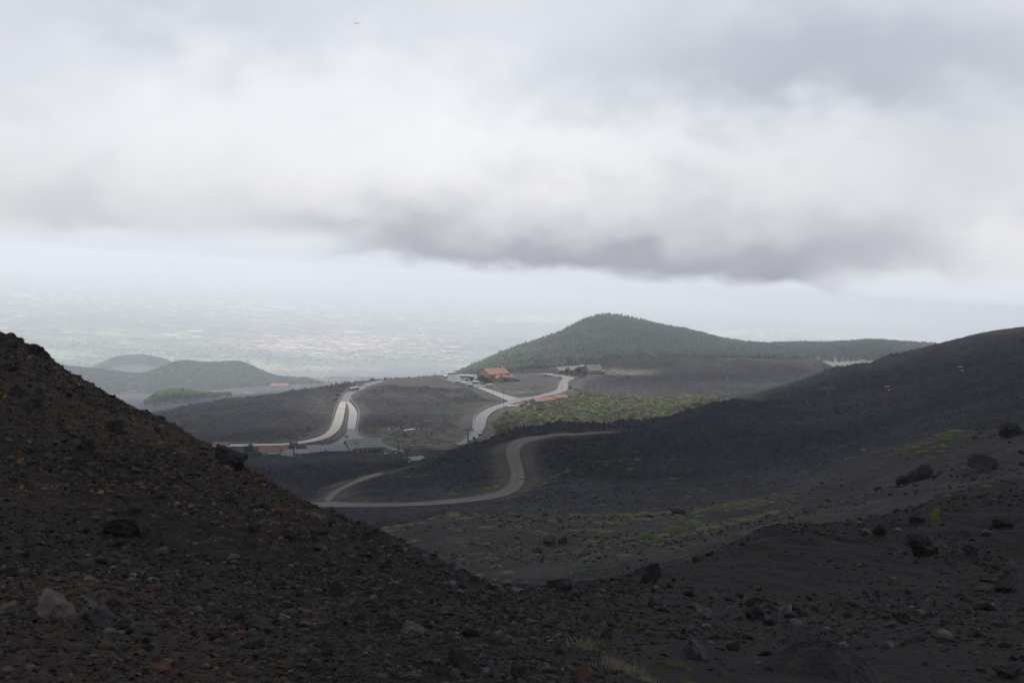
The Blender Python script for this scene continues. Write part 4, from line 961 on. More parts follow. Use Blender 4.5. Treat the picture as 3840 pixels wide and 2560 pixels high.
# ------------------------------------------------------------------ small mesh kit in a thing's own frame
class MB:
    def __init__(s): s.V = []; s.F = []; s.M = []
    def add(s, V, Fc, mi=0):
        o = len(s.V); s.V += [tuple(map(float, v)) for v in V]; s.F += [tuple(i + o for i in f) for f in Fc]; s.M += [mi] * len(Fc); return s
    def box(s, x0, y0, z0, x1, y1, z1, mi=0):
        V = [(x0, y0, z0), (x1, y0, z0), (x1, y1, z0), (x0, y1, z0), (x0, y0, z1), (x1, y0, z1), (x1, y1, z1), (x0, y1, z1)]
        return s.add(V, [(0, 3, 2, 1), (4, 5, 6, 7), (0, 1, 5, 4), (1, 2, 6, 5), (2, 3, 7, 6), (3, 0, 4, 7)], mi)
    def prism(s, prof, x0, x1, mi=0, axis='x'):
        """profile in (y,z) swept along x (or (x,z) swept along y)"""
        n = len(prof); f = (lambda t, p: (t, p[0], p[1])) if axis == 'x' else (lambda t, p: (p[0], t, p[1]))
        V = [f(x0, p) for p in prof] + [f(x1, p) for p in prof]
        Fc = [tuple(range(n))[::-1], tuple(range(n, 2 * n))] + [(i, (i + 1) % n, (i + 1) % n + n, i + n) for i in range(n)]
        return s.add(V, Fc, mi)
    def tube(s, p, q, r0, r1=None, n=8, mi=0, cap=True):
        r1 = r0 if r1 is None else r1; p = np.array(p, float); q = np.array(q, float); d = q - p; d /= np.linalg.norm(d) + 1e-9
        u = np.cross(d, (0, 0, 1) if abs(d[2]) < 0.9 else (1, 0, 0)); u /= np.linalg.norm(u); w = np.cross(d, u)
        V = [];
        for c, r in ((p, r0), (q, r1)):
            for i in range(n): a = 2 * math.pi * i / n; V.append(c + r * (math.cos(a) * u + math.sin(a) * w))
        Fc = [(i, (i + 1) % n, (i + 1) % n + n, i + n) for i in range(n)]
        if cap: Fc += [tuple(range(n))[::-1], tuple(range(n, 2 * n))]
        return s.add(V, Fc, mi)
    def path(s, pts, r, n=6, mi=0):
        for a, b in zip(pts[:-1], pts[1:]): s.tube(a, b, r, r, n, mi)
        return s
    def build(s, name, mats, parent=None, smooth=False, bevel=0.0):
        me = bpy.data.meshes.new(name); me.from_pydata(s.V, [], s.F)
        for m in (mats if isinstance(mats, (list, tuple)) else [mats]): me.materials.append(m)
        if len(set(s.M)) > 1: me.polygons.foreach_set('material_index', s.M)
        if smooth: me.polygons.foreach_set('use_smooth', [True] * len(me.polygons))
        me.update(); o = bpy.data.objects.new(name, me); link(o, parent)
        if bevel:
            b = o.modifiers.new('bevel', 'BEVEL'); b.width = bevel; b.segments = 2; b.limit_method = 'ANGLE'
        return o
def empty(name, loc, rz=0.0, label=None, cat=None, group=None):
    o = bpy.data.objects.new(name, None); o.empty_display_size = 0.5; COL.objects.link(o)
    o.location = tuple(map(float, loc)); o.rotation_euler = (0, 0, math.radians(rz)); return tag(o, label, cat, group)
def copy_tree(o, parent=None):
    c = o.copy(); COL.objects.link(c); c.parent = parent
    for ch in list(o.children): copy_tree(ch, c)
    return c
def here(px, row, ymin=600):
    g = hit(px, row, ymin); g[2] = float(height(g[:1], g[1:2])[0]); return g

M_ = {}
for nm, c, ro, va, sc in [
    ('white_paint', (0.72, 0.72, 0.70), .5, .06, 1.0), ('peach_plaster', (0.56, 0.38, 0.28), .9, .12, .6), ('terracotta', (0.38, 0.21, 0.16), .9, .22, 2.5),
    ('grey_slate', (0.27, 0.27, 0.285), .85, .12, 1.5), ('yellow_plaster', (0.52, 0.40, 0.20), .9, .12, .6), ('grey_plaster', (0.33, 0.325, 0.31), .9, .1, .6), ('dark_glass', (0.02, 0.024, 0.03), .25, .05, 1.),
    ('dark_wood', (0.055, 0.04, 0.032), .8, .2, 3.), ('brown_brick', (0.27, 0.155, 0.115), .9, .2, 1.5), ('olive_roof', (0.27, 0.285, 0.26), .85, .12, 1.2), ('slate_dark', (0.19, 0.205, 0.22), .8, .12, 1.),
    ('pale_sheet', (0.33, 0.36, 0.36), .6, .1, 1.), ('timber', (0.25, 0.19, 0.135), .9, .25, 2.), ('steel', (0.25, 0.26, 0.27), .5, .1, 3.), ('dark_steel', (0.05, 0.05, 0.055), .6, .1, 3.),
    ('green_steel', (0.02, 0.15, 0.125), .5, .12, 1.), ('rust_steel', (0.10, 0.065, 0.045), .8, .25, 2.), ('red_shell', (0.42, 0.03, 0.03), .35, .05, 1.), ('orange_paint', (0.60, 0.20, 0.03), .5, .12, 1.),
    ('bin_green', (0.02, 0.17, 0.075), .6, .1, 1.), ('sign_yellow', (0.62, 0.42, 0.08), .6, .1, .8), ('sign_blue', (0.03, 0.14, 0.42), .5, .05, 1.), ('tyre', (0.015, 0.015, 0.015), .9, .1, 5.),
    ('concrete', (0.30, 0.29, 0.27), .9, .15, 1.), ('block_wall', (0.22, 0.22, 0.225), .9, .25, 1.), ('bus_green', (0.04, 0.30, 0.14), .4, .05, 1.), ('blue_metal', (0.22, 0.36, 0.46), .35, .05, 1.), ('silver_metal', (0.34, 0.35, 0.36), .35, .05, 1.),
    ('black_metal', (0.02, 0.02, 0.022), .35, .05, 1.), ('teal_metal', (0.16, 0.24, 0.23), .35, .05, 1.), ('dark_red', (0.26, 0.02, 0.03), .6, .05, 1.), ('lava_block', (0.085, 0.083, 0.085), .95, .3, 1.), ('snow_white', (0.8, 0.8, 0.82), .7, .05, 1.),
    ('bark', (0.10, 0.085, 0.07), .95, .3, 4.), ('pale_bark', (0.34, 0.31, 0.27), .9, .3, 4.), ('amber_plastic', (0.75, 0.35, 0.05), .3, .02, 1.), ('cloth_dark', (0.03, 0.03, 0.04), .9, .1, 5.), ('skin', (0.42, 0.26, 0.19), .6, .05, 5.),
    ('cable_metal', (0.06, 0.06, 0.065), .6, .1, 3.), ('feather', (0.03, 0.028, 0.03), .9, .1, 5.)]:
    M_[nm] = mat(nm, c, ro, va, sc, bump=0.15)

# ------------------------------------------------------------------ trees
m_leaf = mat('foliage', (1, 1, 1), 0.9, 0.35, 0.9, attr=True, spec=0.15)
_nt = m_leaf.node_tree; _bs = next(n for n in _nt.nodes if n.type == 'BSDF_PRINCIPLED'); _o = next(n for n in _nt.nodes if n.type == 'OUTPUT_MATERIAL')
_tr = _nt.nodes.new('ShaderNodeBsdfTranslucent'); _mx = _nt.nodes.new('ShaderNodeMixShader'); _mx.inputs[0].default_value = 0.42
_nt.links.new(_bs.inputs['Base Color'].links[0].from_socket, _tr.inputs['Color']); _nt.links.new(_bs.outputs[0], _mx.inputs[1]); _nt.links.new(_tr.outputs[0], _mx.inputs[2]); _nt.links.new(_mx.outputs[0], _o.inputs[0])
def leaf_quads(rng, n, cen, rad, size, shape='round'):
    """n leaf clumps spread in a crown; returns V, F"""
    d = rng.normal(size=(n, 3)); d /= np.linalg.norm(d, axis=1)[:, None]; r = rng.random(n) ** 0.45
    P = d * r[:, None]
    if shape == 'cone':
        h = rng.random(n) ** 1.25; a = rng.uniform(0, 6.28, n); rr = (1 - h) * rng.uniform(0.35, 1.0, n) ** 0.6 + 0.05
        P = np.c_[np.cos(a) * rr, np.sin(a) * rr, h * 2 - 1]
    P = P * np.array(rad) + np.array(cen)
    u = rng.normal(size=(n, 3)); u /= np.linalg.norm(u, axis=1)[:, None]; w = np.cross(u, rng.normal(size=(n, 3))); w /= np.linalg.norm(w, axis=1)[:, None]
    s = size * rng.uniform(0.55, 1.3, (n, 1)); V = np.stack([P - u * s - w * s * .6, P + u * s - w * s * .5, P + u * s * .8 + w * s * .7, P - u * s * .9 + w * s * .5], 1).reshape(-1, 3)
    return V, np.arange(4 * n).reshape(n, 4)
def tree_proto(kind, seed, n=120):
    rng = np.random.default_rng(seed)
    if kind == 'pine': V, Fc = leaf_quads(rng, n, (0, 0, .56), (.27, .27, .44), .075, 'cone'); col = (0.045, 0.072, 0.042)
    elif kind == 'birch':
        A = [leaf_quads(rng, n // 4, (rng.normal() * .10, rng.normal() * .10, rng.uniform(.35, .8)), (.17, .17, .22), .055) for _ in range(4)]
        V = np.concatenate([a[0] for a in A]); Fc = np.arange(len(V)).reshape(-1, 4); col = (0.085, 0.12, 0.045)
    else:
        A = [leaf_quads(rng, n // 5, (rng.normal() * .16, rng.normal() * .16, rng.uniform(.4, .72)), (.24, .24, .2), .07) for _ in range(5)]
        V = np.concatenate([a[0] for a in A]); Fc = np.arange(len(V)).reshape(-1, 4); col = (0.055, 0.085, 0.035)
    tr = MB(); tr.tube((0, 0, -.06), (0.01, 0, .45), .022, .014, 6); tr.tube((0.01, 0, .45), (0, 0.01, .88), .014, .004, 5)
    for _ in range(5):
        a = rng.uniform(0, 6.28); z = rng.uniform(.3, .6); tr.tube((0, 0, z), (math.cos(a) * .18, math.sin(a) * .18, z + .2), .008, .003, 4)
    return V, Fc, col, tr
def make_tree(kind, seed, tint=1.0, n=120, crown_col=None):
    V, Fc, col, tr = tree_proto(kind, seed, n); V4 = V.reshape(-1, 4, 3); ce = V4.mean(1, keepdims=True); V = (ce + (V4 - ce) * 1.35).reshape(-1, 3); col = crown_col or col
    root = empty({'pine': 'pine_tree', 'birch': 'birch_tree', 'broad': 'broadleaf_tree', 'bush': 'bush'}[kind], (0, 0, 0))
    rng = np.random.default_rng(seed + 1); q = np.repeat(rng.uniform(.75, 1.25, (len(V) // 4, 1)), 4, 0) * np.array(col) * tint
    raw_mesh('crown', V, Fc, m_leaf, False, q, parent=root)
    tr.build('trunk', M_['pale_bark' if kind == 'birch' else 'bark'], root)
    return root
LIB = {}
def tree(kind, variant, loc, h, label, cat='tree', group=None, tint=1.0, col=None, wide=1.0, rng=random):
    key = (kind, variant, col)
    if key not in LIB: o = LIB[key] = make_tree(kind, 1000 + variant * 7 + len(kind), tint, 130 if kind != 'pine' else 110, col)
    else: o = copy_tree(LIB[key])
    o.location = tuple(map(float, loc)); o.scale = (h * wide, h * wide, h); o.rotation_euler = (0, 0, rng.uniform(0, 6.28))
    return tag(o, label, cat, group)
def wood(name, x, y, hs, kinds, cols, seed, nq=26, wide=1.0):
    """a mass of trees as one object"""
    rng = np.random.default_rng(seed); z = np.empty(len(x))
    for i in range(0, len(x), 50000): z[i:i + 50000] = height(x[i:i + 50000], y[i:i + 50000])
    VV, CC = [], []
    protos = [tree_proto(k, seed + 13 * i, nq)[0] for i, k in enumerate(kinds)]
    pk = rng.integers(0, len(protos), len(x))
    for i, P in enumerate(protos):
        ids = np.nonzero(pk == i)[0]; m = len(ids)
        if m == 0: continue
        a = rng.uniform(0, 6.28, m); ca, sa_ = np.cos(a), np.sin(a); Pq = P * np.array([1, 1, 1.0])
        c4 = Pq.reshape(-1, 4, 3); cen = c4.mean(1, keepdims=True); c4 = cen + (c4 - cen) * 1.9; Pq = c4.reshape(-1, 3)
        X = (Pq[None, :, 0] * ca[:, None] - Pq[None, :, 1] * sa_[:, None]) * wide; Y = (Pq[None, :, 0] * sa_[:, None] + Pq[None, :, 1] * ca[:, None]) * wide
        Q = np.stack([X, Y, np.repeat(Pq[None, :, 2], m, 0)], -1) * hs[ids][:, None, None] + np.c_[x[ids], y[ids], z[ids]][:, None, :]
        VV.append(Q.reshape(-1, 3)); c = cols[ids] * rng.uniform(.8, 1.2, (m, 1))
        lf = rng.uniform(.7, 1.3, (m, P.shape[0] // 4, 1)); CC.append(np.repeat(c[:, None, :] * lf, 4, axis=1).reshape(-1, 3))
    V = np.concatenate(VV); return tag(raw_mesh(name, V, np.arange(len(V)).reshape(-1, 4), m_leaf, False, np.concatenate(CC)), kind='stuff')

# wooded hill and the woods beside it
def hill_wood():
    rng = np.random.default_rng(51); n = 34000
    y = rng.uniform(2130, 3850, n); px = rng.uniform(1560, 3520, n); x = (px - 1920) / F * y
    lo = np.interp(px, [1560, 1790, 2250, 2300, 3080, 3110, 3200, 3520], [2350, 2240, 2150, 2200, 2230, 2480, 2560, 2560])
    p = fbm(x, y, 60, 3, 311)
    t = ground_t(x / y, y); v = (t * CT + ST) / (CT - t * ST); row = 1280 - v * F
    k = (y > lo) & ((rng.random(n) < 0.9) | (px < 2800)) & ((row < 1358) | (px < 3040))
    k &= rng.random(n) < np.where(px > 3000, np.clip(1.1 - (row - 1300) / 50, 0.15, 1), 1)
    x, y, px = x[k], y[k], px[k]; n = len(x)
    h = rng.uniform(6.5, 14, n)
    dec = np.clip((2350 - px) / 450 + fbm(x, y, 45, 3, 313) * 1.4, 0, 1)      # broadleaf share grows to the left
    c = np.array([0.075, 0.115, 0.085])[None] * (1 - dec[:, None]) + np.array([0.125, 0.18, 0.085])[None] * dec[:, None]
    bare = (rng.random(n) < 0.16) & (px < 2200); c[bare] = (0.19, 0.16, 0.135)
    b = dec > 0.5
    wood('woodland', x[b], y[b], h[b] * 0.85, ['broad'] * 5, c[b], 61, 30, 1.15)
    wood('woodland', x[~b], y[~b], h[~b] * 1.1, ['pine'] * 5, c[~b], 63, 30, 1.05)
hill_wood()
# pines one can tell apart on the skyline
sky_p = [(1741, 1384), (1827, 1344), (1888, 1312), (1965, 1286), (2077, 1256), (2149, 1220), (2200, 1195), (2266, 1180), (2347, 1190), (2462, 1222), (2562, 1238), (2617, 1252), (2698, 1276), (2850, 1292), (3000, 1289), (3130, 1290), (3266, 1281), (3430, 1294)]
rs = random.Random(5); sp_ = np.array(sky_p, float)
for i in range(74):
    px = 1760 + i * 22.8 + rs.uniform(-8, 8)
    y = (3630 if px > 1780 else 3500) + rs.uniform(-25, 25); x = (px - 1920) / F * y; z = float(height(np.array([x]), np.array([y]))[0])
    tree('pine', i % 5, (x, y, z - .3), rs.uniform(8, 14) * (1.25 if i in (16, 20) else 1), 'dark pine standing on the skyline of the wooded hill', group='pines along the skyline of the wooded hill', rng=rs)

# far left hills
def far_woods():
    rng = np.random.default_rng(53); n = 15000
    y = rng.uniform(3950, 5150, n); px = rng.uniform(-250, 1200, n); x = (px - 1920) / F * y
    c = np.array([0.075, 0.12, 0.075])[None] * rng.uniform(.7, 1.3, (n, 1)); k = fbm(x, y, 150, 3, 315) > -0.5
    wood('far_woodland', x[k], y[k], rng.uniform(6, 11, k.sum()), ['broad'] * 4, c[k], 65, 12, 1.5)
    n = 5000; y = rng.uniform(6350, 7050, n); px = rng.uniform(300, 760, n); x = (px - 1920) / F * y
    c = np.array([0.06, 0.10, 0.055])[None] * rng.uniform(.7, 1.3, (n, 1)); wood('far_woodland', x, y, rng.uniform(8, 14, n), ['broad'] * 4, c, 67, 10, 1.5)
    # clumps of scrub and orchards on the plain
    n = 26000; y = 7300 + 9000 * rng.random(n) ** 1.7; px = rng.uniform(-300, 2300, n); x = (px - 1920) / F * y
    k = fbm(x, y, 900, 4, 317) + rng.uniform(-.45, .45, n) > -0.05; x, y = x[k], y[k]; n = len(x)
    t = blob(pxof(x, y), 1034 + 0 * x, 1600, 1034, 420, 1e9, 4) * (y < 9300) ; kk2 = rng.random(n) > t * 1.1; x, y = x[kk2], y[kk2]; n = len(x)
    c = np.where(rng.random((n, 1)) < 0.6, np.array([[0.045, 0.08, 0.05]]), np.array([[0.10, 0.15, 0.06]])) * rng.uniform(.7, 1.2, (n, 1))
    x2 = rng.uniform(850, 1750, 3500); y2 = rng.uniform(4000, 7400, 3500); kk3 = fbm((x2 - 1920) / F * y2, y2, 260, 3, 321) > -0.02; x2, y2 = x2[kk3], y2[kk3]; x = np.r_[x, (x2 - 1920) / F * y2]; y = np.r_[y, y2]; c = np.r_[c, np.array([[0.07, 0.105, 0.06]]) * rng.uniform(.7, 1.2, (len(x2), 1))]; n = len(x)
    wood('scrub', x, y, rng.uniform(9, 22, n) * np.clip(y / 8000, .5, 1), ['broad'] * 4, c, 69, 8, 1.8)
far_woods()

# grove on the lava at the left
rg = random.Random(9)
def grove():
    rng = np.random.default_rng(55); out = []
    for i in range(150):
        px = rng.uniform(525, 858); top = np.interp(px, [520, 581, 653, 724, 800, 847, 862], [1500, 1452, 1438, 1458, 1462, 1461, 1480])
        row = rng.uniform(top + 22, np.interp(px, [520, 650, 860], [1512, 1500, 1492])) if top + 22 < 1490 else 1500
        y = rng.uniform(2330, 2600); x = (px - 1920) / F * y; z = float(height(np.array([x]), np.array([y]))[0])
        # tree height reaches the traced crown line
        base = 1280 - ((z / y * CT + ST) / (CT - z / y * ST)) * F; h = max(5.0, (base - top) * y / F * rng.uniform(.72, 1.0)); h = min(h, 26)
        tree('broad', i % 6, (x, y, z - .4), h, 'leafy green tree in the small grove on the lava at the left', group='trees of the small grove', tint=1.0, col=(0.16, 0.22, 0.08), wide=.75, rng=rg)
grove()

# birch thicket behind the near lava ridge
def thicket():
    rng = np.random.default_rng(57); cand = []
    for i in range(4200):
        px = rng.uniform(1850, 2690); row = rng.uniform(1483, 1625)
        top = np.interp(px, [1850, 1906, 2042, 2110, 2178, 2222, 2300, 2400, 2500, 2650, 2800], [1600, 1566, 1528, 1508, 1492, 1490, 1500, 1507, 1509, 1507, 1507])
        if row < top: continue
        if px < 2060 and rng.random() < 0.35: continue
        g = hit(px, row, 960)
        if g[1] > 1420 or g[1] < 950: continue
        cand.append((px, row, g))
    cand.sort(key=lambda c: -c[1]); xs = np.array([c[2][0] for c in cand]); ys = np.array([c[2][1] for c in cand]); pxs = np.array([c[0] for c in cand])
    nb = fbm(xs, ys, 35, 3, 319); h = rng.uniform(5.0, 8.5, len(cand))
    keep = np.zeros(len(cand), bool); keep[rng.choice(len(cand), min(285, len(cand)), replace=False)] = True
    cg, cb = (0.27, 0.32, 0.15), (0.27, 0.245, 0.175)
    for i in np.nonzero(keep)[0]:
        g = cand[i][2]; z = float(height(np.array([g[0]]), np.array([g[1]]))[0]); grn = nb[i] + rng.normal() * .25 > -0.02 or rng.random() < .2
        tree('birch', int(i) % 6, (g[0], g[1], z - .2), h[i], 'fresh green young birch in the thicket' if grn else 'brownish still bare young birch in the thicket', group='young birches of the thicket', col=cg if grn else cb, rng=rg, wide=1.15)
    r = ~keep; col = np.where((nb[r] + rng.normal(size=r.sum()) * .3 > 0)[:, None], np.array([cg]), np.array([cb])) * rng.uniform(.7, 1.2, (r.sum(), 1))
    wood('thicket', xs[r], ys[r], h[r], ['birch'] * 6, col, 71, 60, 1.2)
thicket()
def bush_label(px, row):
    if px < 1350 and row < 1445: return 'olive bush on the skyline beside the coach road'
    if px < 1350 and row < 1510: return 'olive bush on the bank left of the coach road'
    if px < 1350 and row > 1600: return 'rounded bush between the white road and the asphalt apron'
    if row < 1430 and px < 1640: return 'small bush where the road meets the skyline'
    if 1500 < px < 1700 and row > 1600: return 'low bush on the grassy slope near the tower hut'
    if 1700 < px < 1800: return 'green bush at the lower end of the asphalt road'
    if 1840 < px < 1910: return 'low bush between the asphalt road and the thicket'
    if px > 2100: return 'bush on the verge below the grey roofed lodge'
    return 'dark bush behind the white hall'
def shrubs():
    """low bushes among the roads: individuals, plus rough grass"""
    S_ = [(1306, 1436, 16, 9), (1290, 1452, 14, 12), (1277, 1470, 14, 14), (1266, 1490, 18, 16), (1258, 1503, 16, 12), (1365, 1424, 24, 11), (1388, 1422, 22, 11), (1334, 1436, 12, 12), (1462, 1418, 14, 8), (1632, 1407, 8, 7),
          (1240, 1656, 24, 12), (1210, 1668, 18, 9), (1300, 1640, 14, 10), (1520, 1634, 18, 12), (1548, 1634, 14, 10), (1618, 1627, 10, 12), (1780, 1652, 20, 16), (1762, 1655, 14, 9), (1555, 1655, 22, 9), (1880, 1640, 26, 14), (1905, 1628, 22, 12), (1850, 1652, 24, 10),
          (2140, 1458, 24, 12), (2160, 1462, 20, 8), (1092, 1690, 36, 22), (1075, 1688, 30, 20), (1115, 1686, 26, 16), (1140, 1690, 22, 12), (2172, 1410, 20, 10), (2150, 1408, 22, 12), (2190, 1414, 18, 8)]
    for i, (px, row, w, h) in enumerate(S_):
        g = here(px, row); s = g[1] / F
        tree('broad', 10 + i % 3, (g[0], g[1], g[2] - .3), h * s * 1.15, bush_label(px, row), 'bush', 'bushes scattered beside the roads', col=(0.15, 0.15, 0.085), wide=w / h * 1.1, rng=rg).name = 'bush'
    N_ = [(1768, 1434, 22, 22, 'green bush at the parking side of the peach hotel', (0.07, 0.09, 0.035)), (1797, 1434, 26, 22, 'bush below the restaurant windows of the peach hotel', (0.06, 0.085, 0.035)),
          (1816, 1443, 30, 34, 'dark tree at the front corner of the peach hotel', (0.045, 0.06, 0.035)), (1834, 1444, 20, 22, 'small tree beside the dark tree at the hotel corner', (0.07, 0.085, 0.04)),
          (2126, 1409, 20, 30, 'tall tree hiding the left end of the grey roofed lodge', (0.05, 0.07, 0.035)), (2142, 1412, 26, 26, 'bright green tree in front of the grey roofed lodge', (0.09, 0.13, 0.045)),
          (2167, 1412, 24, 34, 'dark tree against the gable of the grey roofed lodge', (0.035, 0.05, 0.035)), (2157, 1414, 22, 20, 'light green tree by the parked cars', (0.085, 0.12, 0.045)), (2193, 1412, 20, 22, 'tree under the gable windows of the lodge', (0.075, 0.10, 0.045)),
          (2108, 1407, 18, 18, 'brown tree at the left corner of the lodge', (0.11, 0.095, 0.06)),
          (932, 1716, 34, 52, 'dark tree in front of the white road by the souvenir houses', (0.045, 0.055, 0.035)), (954, 1718, 60, 32, 'fresh green tree before the red roofed shop', (0.075, 0.12, 0.04)), (972, 1716, 30, 24, 'small fresh green tree touching the red roofed shop', (0.08, 0.125, 0.045)),
          (1092, 1700, 30, 34, 'dark tree hiding the orange gable', (0.05, 0.06, 0.035)), (1660, 1402, 14, 12, 'dark pine at the back of the camper park', (0.03, 0.05, 0.03)), (1724, 1400, 16, 14, 'round tree left of the peach hotel', (0.05, 0.075, 0.04)), (1745, 1398, 26, 18, 'green tree behind the white coach', (0.055, 0.08, 0.04))]
    for i, (px, row, w, h, lab, c) in enumerate(N_):
        g = here(px, row); s = g[1] / F; tree('broad', 20 + i % 4, (g[0], g[1], g[2] - .3), h * s * 1.3, lab, 'tree', None, col=tuple(v * 1.35 for v in c), wide=w / h * 1.0, rng=rg)
    # dead grass and heather between the roads
    rng = np.random.default_rng(59); L = []
    for (cx, cy, rx, ry, n) in [(1560, 1648, 230, 30, 900), (1480, 1625, 160, 14, 350), (1900, 1620, 150, 35, 900), (1960, 1462, 130, 10, 260), (2130, 1450, 50, 22, 200), (1180, 1672, 100, 14, 400), (1320, 1500, 8, 50, 120), (1830, 1590, 60, 30, 200), (2300, 1468, 160, 10, 260), (1450, 1690, 120, 6, 60)]:
        for _ in range(n):
            px, row = cx + rng.normal() * rx * .55, cy + rng.normal() * ry * .6; L.append((px, row))
    xs, ys = [], []
    for p in L:
        g = hit(p[0], p[1], 780); xs.append(g[0]); ys.append(g[1])
    xs, ys = np.array(xs), np.array(ys); fm = flatmask(xs, ys) < .5; xs, ys = xs[fm], ys[fm]; n = len(xs)
    c = np.where(rng.random((n, 1)) < .5, np.array([[0.20, 0.185, 0.115]]), np.array([[0.14, 0.15, 0.085]])) * rng.uniform(.6, 1.2, (n, 1))
    wood('rough_grass', xs, ys, rng.uniform(.4, 1.2, n), ['broad'] * 4, c, 73, 10, 2.0)
shrubs()
# ------------------------------------------------------------------ buildings
def gable_house(root, L, D, H, R, wallm, roofm, over=.6, z0=-2.5, mono=False):
    """walls and gable roof; x along the ridge 0..L, y 0..D"""
    w = MB(); w.prism([(0, z0), (D, z0), (D, H), (D / 2, H + R), (0, H)], 0, L); w.build('wall', wallm, root)
    r = MB(); t = .3; sl = R / (D / 2); ey = -over; ez = H - sl * over
    r.prism([(ey, ez + .04), (D / 2, H + R + .04), (D - ey, ez + .04), (D - ey, ez + t), (D / 2, H + R + t + .04), (ey, ez + t)], -over, L + over)
    return r.build('roof', roofm, root)
def windows(root, face, spec, gm='dark_glass', frame='white_paint', depth=.12, name='window'):
    """spec: list of (u, z, w, h) on a face given as function (u,z,d)->xyz"""
    for u, z, w, h in spec:
        m = MB(); f = .12
        def q(a, b, c, d, e, g, mi):
            P = [face(a, b, e), face(c, b, e), face(c, d, e), face(a, d, e), face(a, b, g), face(c, b, g), face(c, d, g), face(a, d, g)]
            m.add(P, [(0, 3, 2, 1), (4, 5, 6, 7), (0, 1, 5, 4), (1, 2, 6, 5), (2, 3, 7, 6), (3, 0, 4, 7)], mi)
        q(u - w / 2, z, u + w / 2, z + h, -.02, depth * .5, 0)
        for (a, b, c, d) in ((u - w / 2 - f, z - f, u + w / 2 + f, z), (u - w / 2 - f, z + h, u + w / 2 + f, z + h + f), (u - w / 2 - f, z, u - w / 2, z + h), (u + w / 2, z, u + w / 2 + f, z + h)): q(a, b, c, d, -.02, depth, 1)
        m.build(name, [M_[gm], M_[frame]], root)
FRONT = lambda y0=0: (lambda u, z, d: (u, y0 - d, z))
LEFT = lambda x0=0: (lambda u, z, d: (x0 - d, u, z))

def hotel():
    g = here(1838, 1431); root = empty('hotel_building', (g[0], g[1], g[2] - .3), 33, 'large peach coloured hotel with a brick red tiled roof above the car park', 'hotel')
    W_ = M_['peach_plaster']; T = M_['terracotta']
    rf = gable_house(root, 25, 25, 8.6, 5.0, W_, T, 1.0)
    ch = MB(); ch.box(20.5, 11.5, 12.2, 21.9, 13, 15); ch.build('chimney', M_['dark_steel'], rf)
    ds = MB(); ds.tube((23.5, 12, 13.6), (23.5, 12, 15), .08); ds.tube((23.5, 11.7, 15), (23.5, 11.5, 15.1), .9, .8, 14); ds.build('satellite_dish', M_['white_paint'], rf)
    for x in (18.5, 19.6): MB().tube((x, 14, 13), (x, 14, 20.5), .07, .04, 6).build('antenna', M_['dark_steel'], rf)
    # stepped wings in front
    w = MB(); w.prism([(-6, -2.5), (0.1, -2.5), (0.1, 7.6), (-6, 5.2)], 9, 20); w.build('front_wing', W_, root)
    r = MB(); r.prism([(-6.8, 5.0), (0.2, 7.8), (0.2, 8.15), (-6.8, 5.35)], 8.4, 20.6); r.build('wing_roof', T, root)
    w = MB(); w.prism([(4, -2.5), (13, -2.5), (13, 4.8), (8.5, 7.6), (4, 4.8)], -8.5, .1, axis='y'); w.build('front_wing', W_, root)
    r = MB(); r.prism([(3.3, 4.5), (8.5, 7.75), (13.7, 4.5), (13.7, 4.85), (8.5, 8.1), (3.3, 4.85)], -9.2, .6, axis='y'); r.build('wing_roof', T, root)
    w = MB(); w.box(20, -5, -2.5, 27.5, .1, 4.4); w.build('front_wing', W_, root)
    r = MB(); r.prism([(-5.8, 4.2), (.2, 6.3), (.2, 6.6), (-5.8, 4.5)], 19.5, 28.4); r.build('wing_roof', T, root)
    windows(root, FRONT(-6), [(14.6, 1.2, .9, 1.5), (16.2, 1.2, .9, 1.5), (17.8, 1.2, .9, 1.5), (19.2, 1.2, .9, 1.5)])
    windows(root, FRONT(-8.5), [(5.6, .8, 1.0, 2.0), (7.6, 1.0, .7, 1.6), (9.0, 1.0, .7, 1.6), (10.4, 1.0, .7, 1.6), (11.8, 1.0, .7, 1.6)])
    windows(root, FRONT(-5), [(22, .2, 1.4, 2.6), (25, 1.3, 1.0, 1.6)]); windows(root, FRONT(0), [(2, 5.0, 1.0, 2.0), (22.5, 6.7, 2.0, 1.0)])
    windows(root, LEFT(0), [(3.5, 1.0, 1.7, 1.5), (7, 1.0, 1.7, 1.5), (10.5, 1.0, 1.7, 1.5), (14, 1.0, 1.7, 1.5), (18, 5.2, 1.3, 2.0), (9, 5.2, 1.3, 2.0), (21.5, 1.0, 1.7, 1.5)])
    b = MB(); b.box(-1.7, 15, 4.4, 0, 21, 4.65); [b.tube((-1.6, 15 + i, 4.6), (-1.6, 15 + i, 5.7), .04) for i in range(7)]; b.tube((-1.6, 15, 5.7), (-1.6, 21, 5.7), .05); b.build('balcony', M_['dark_wood'], root)
    b = MB(); b.prism([(-0.1, 3.6), (-3.2, 2.9), (-3.2, 3.1), (-0.1, 3.9)], 3, 22, axis='y'); b.build('awning', M_['orange_paint'], root)
    for x, y in ((-.25, 24.6), (-.25, .3)): MB().tube((x, y, -1), (x, y, 12 if y > 5 else 8), .35, .3).build('drainpipe', M_['dark_wood'], root)
    t = MB(); t.box(2.5, -16, -2.2, 18, -8.6, -.9); t.box(17, -13, -2.0, 27, -5.2, -.4); t.build('terrace', M_['peach_plaster'], root)
    p = MB(); p.box(12.8, -9.4, -1, 13.4, -8.4, 3.6); p.box(15.6, -9.4, -1, 16.2, -8.4, 3.6); p.box(12.6, -9.6, 3.4, 16.4, -6, 3.7); p.build('porch', M_['dark_wood'], root)
hotel()
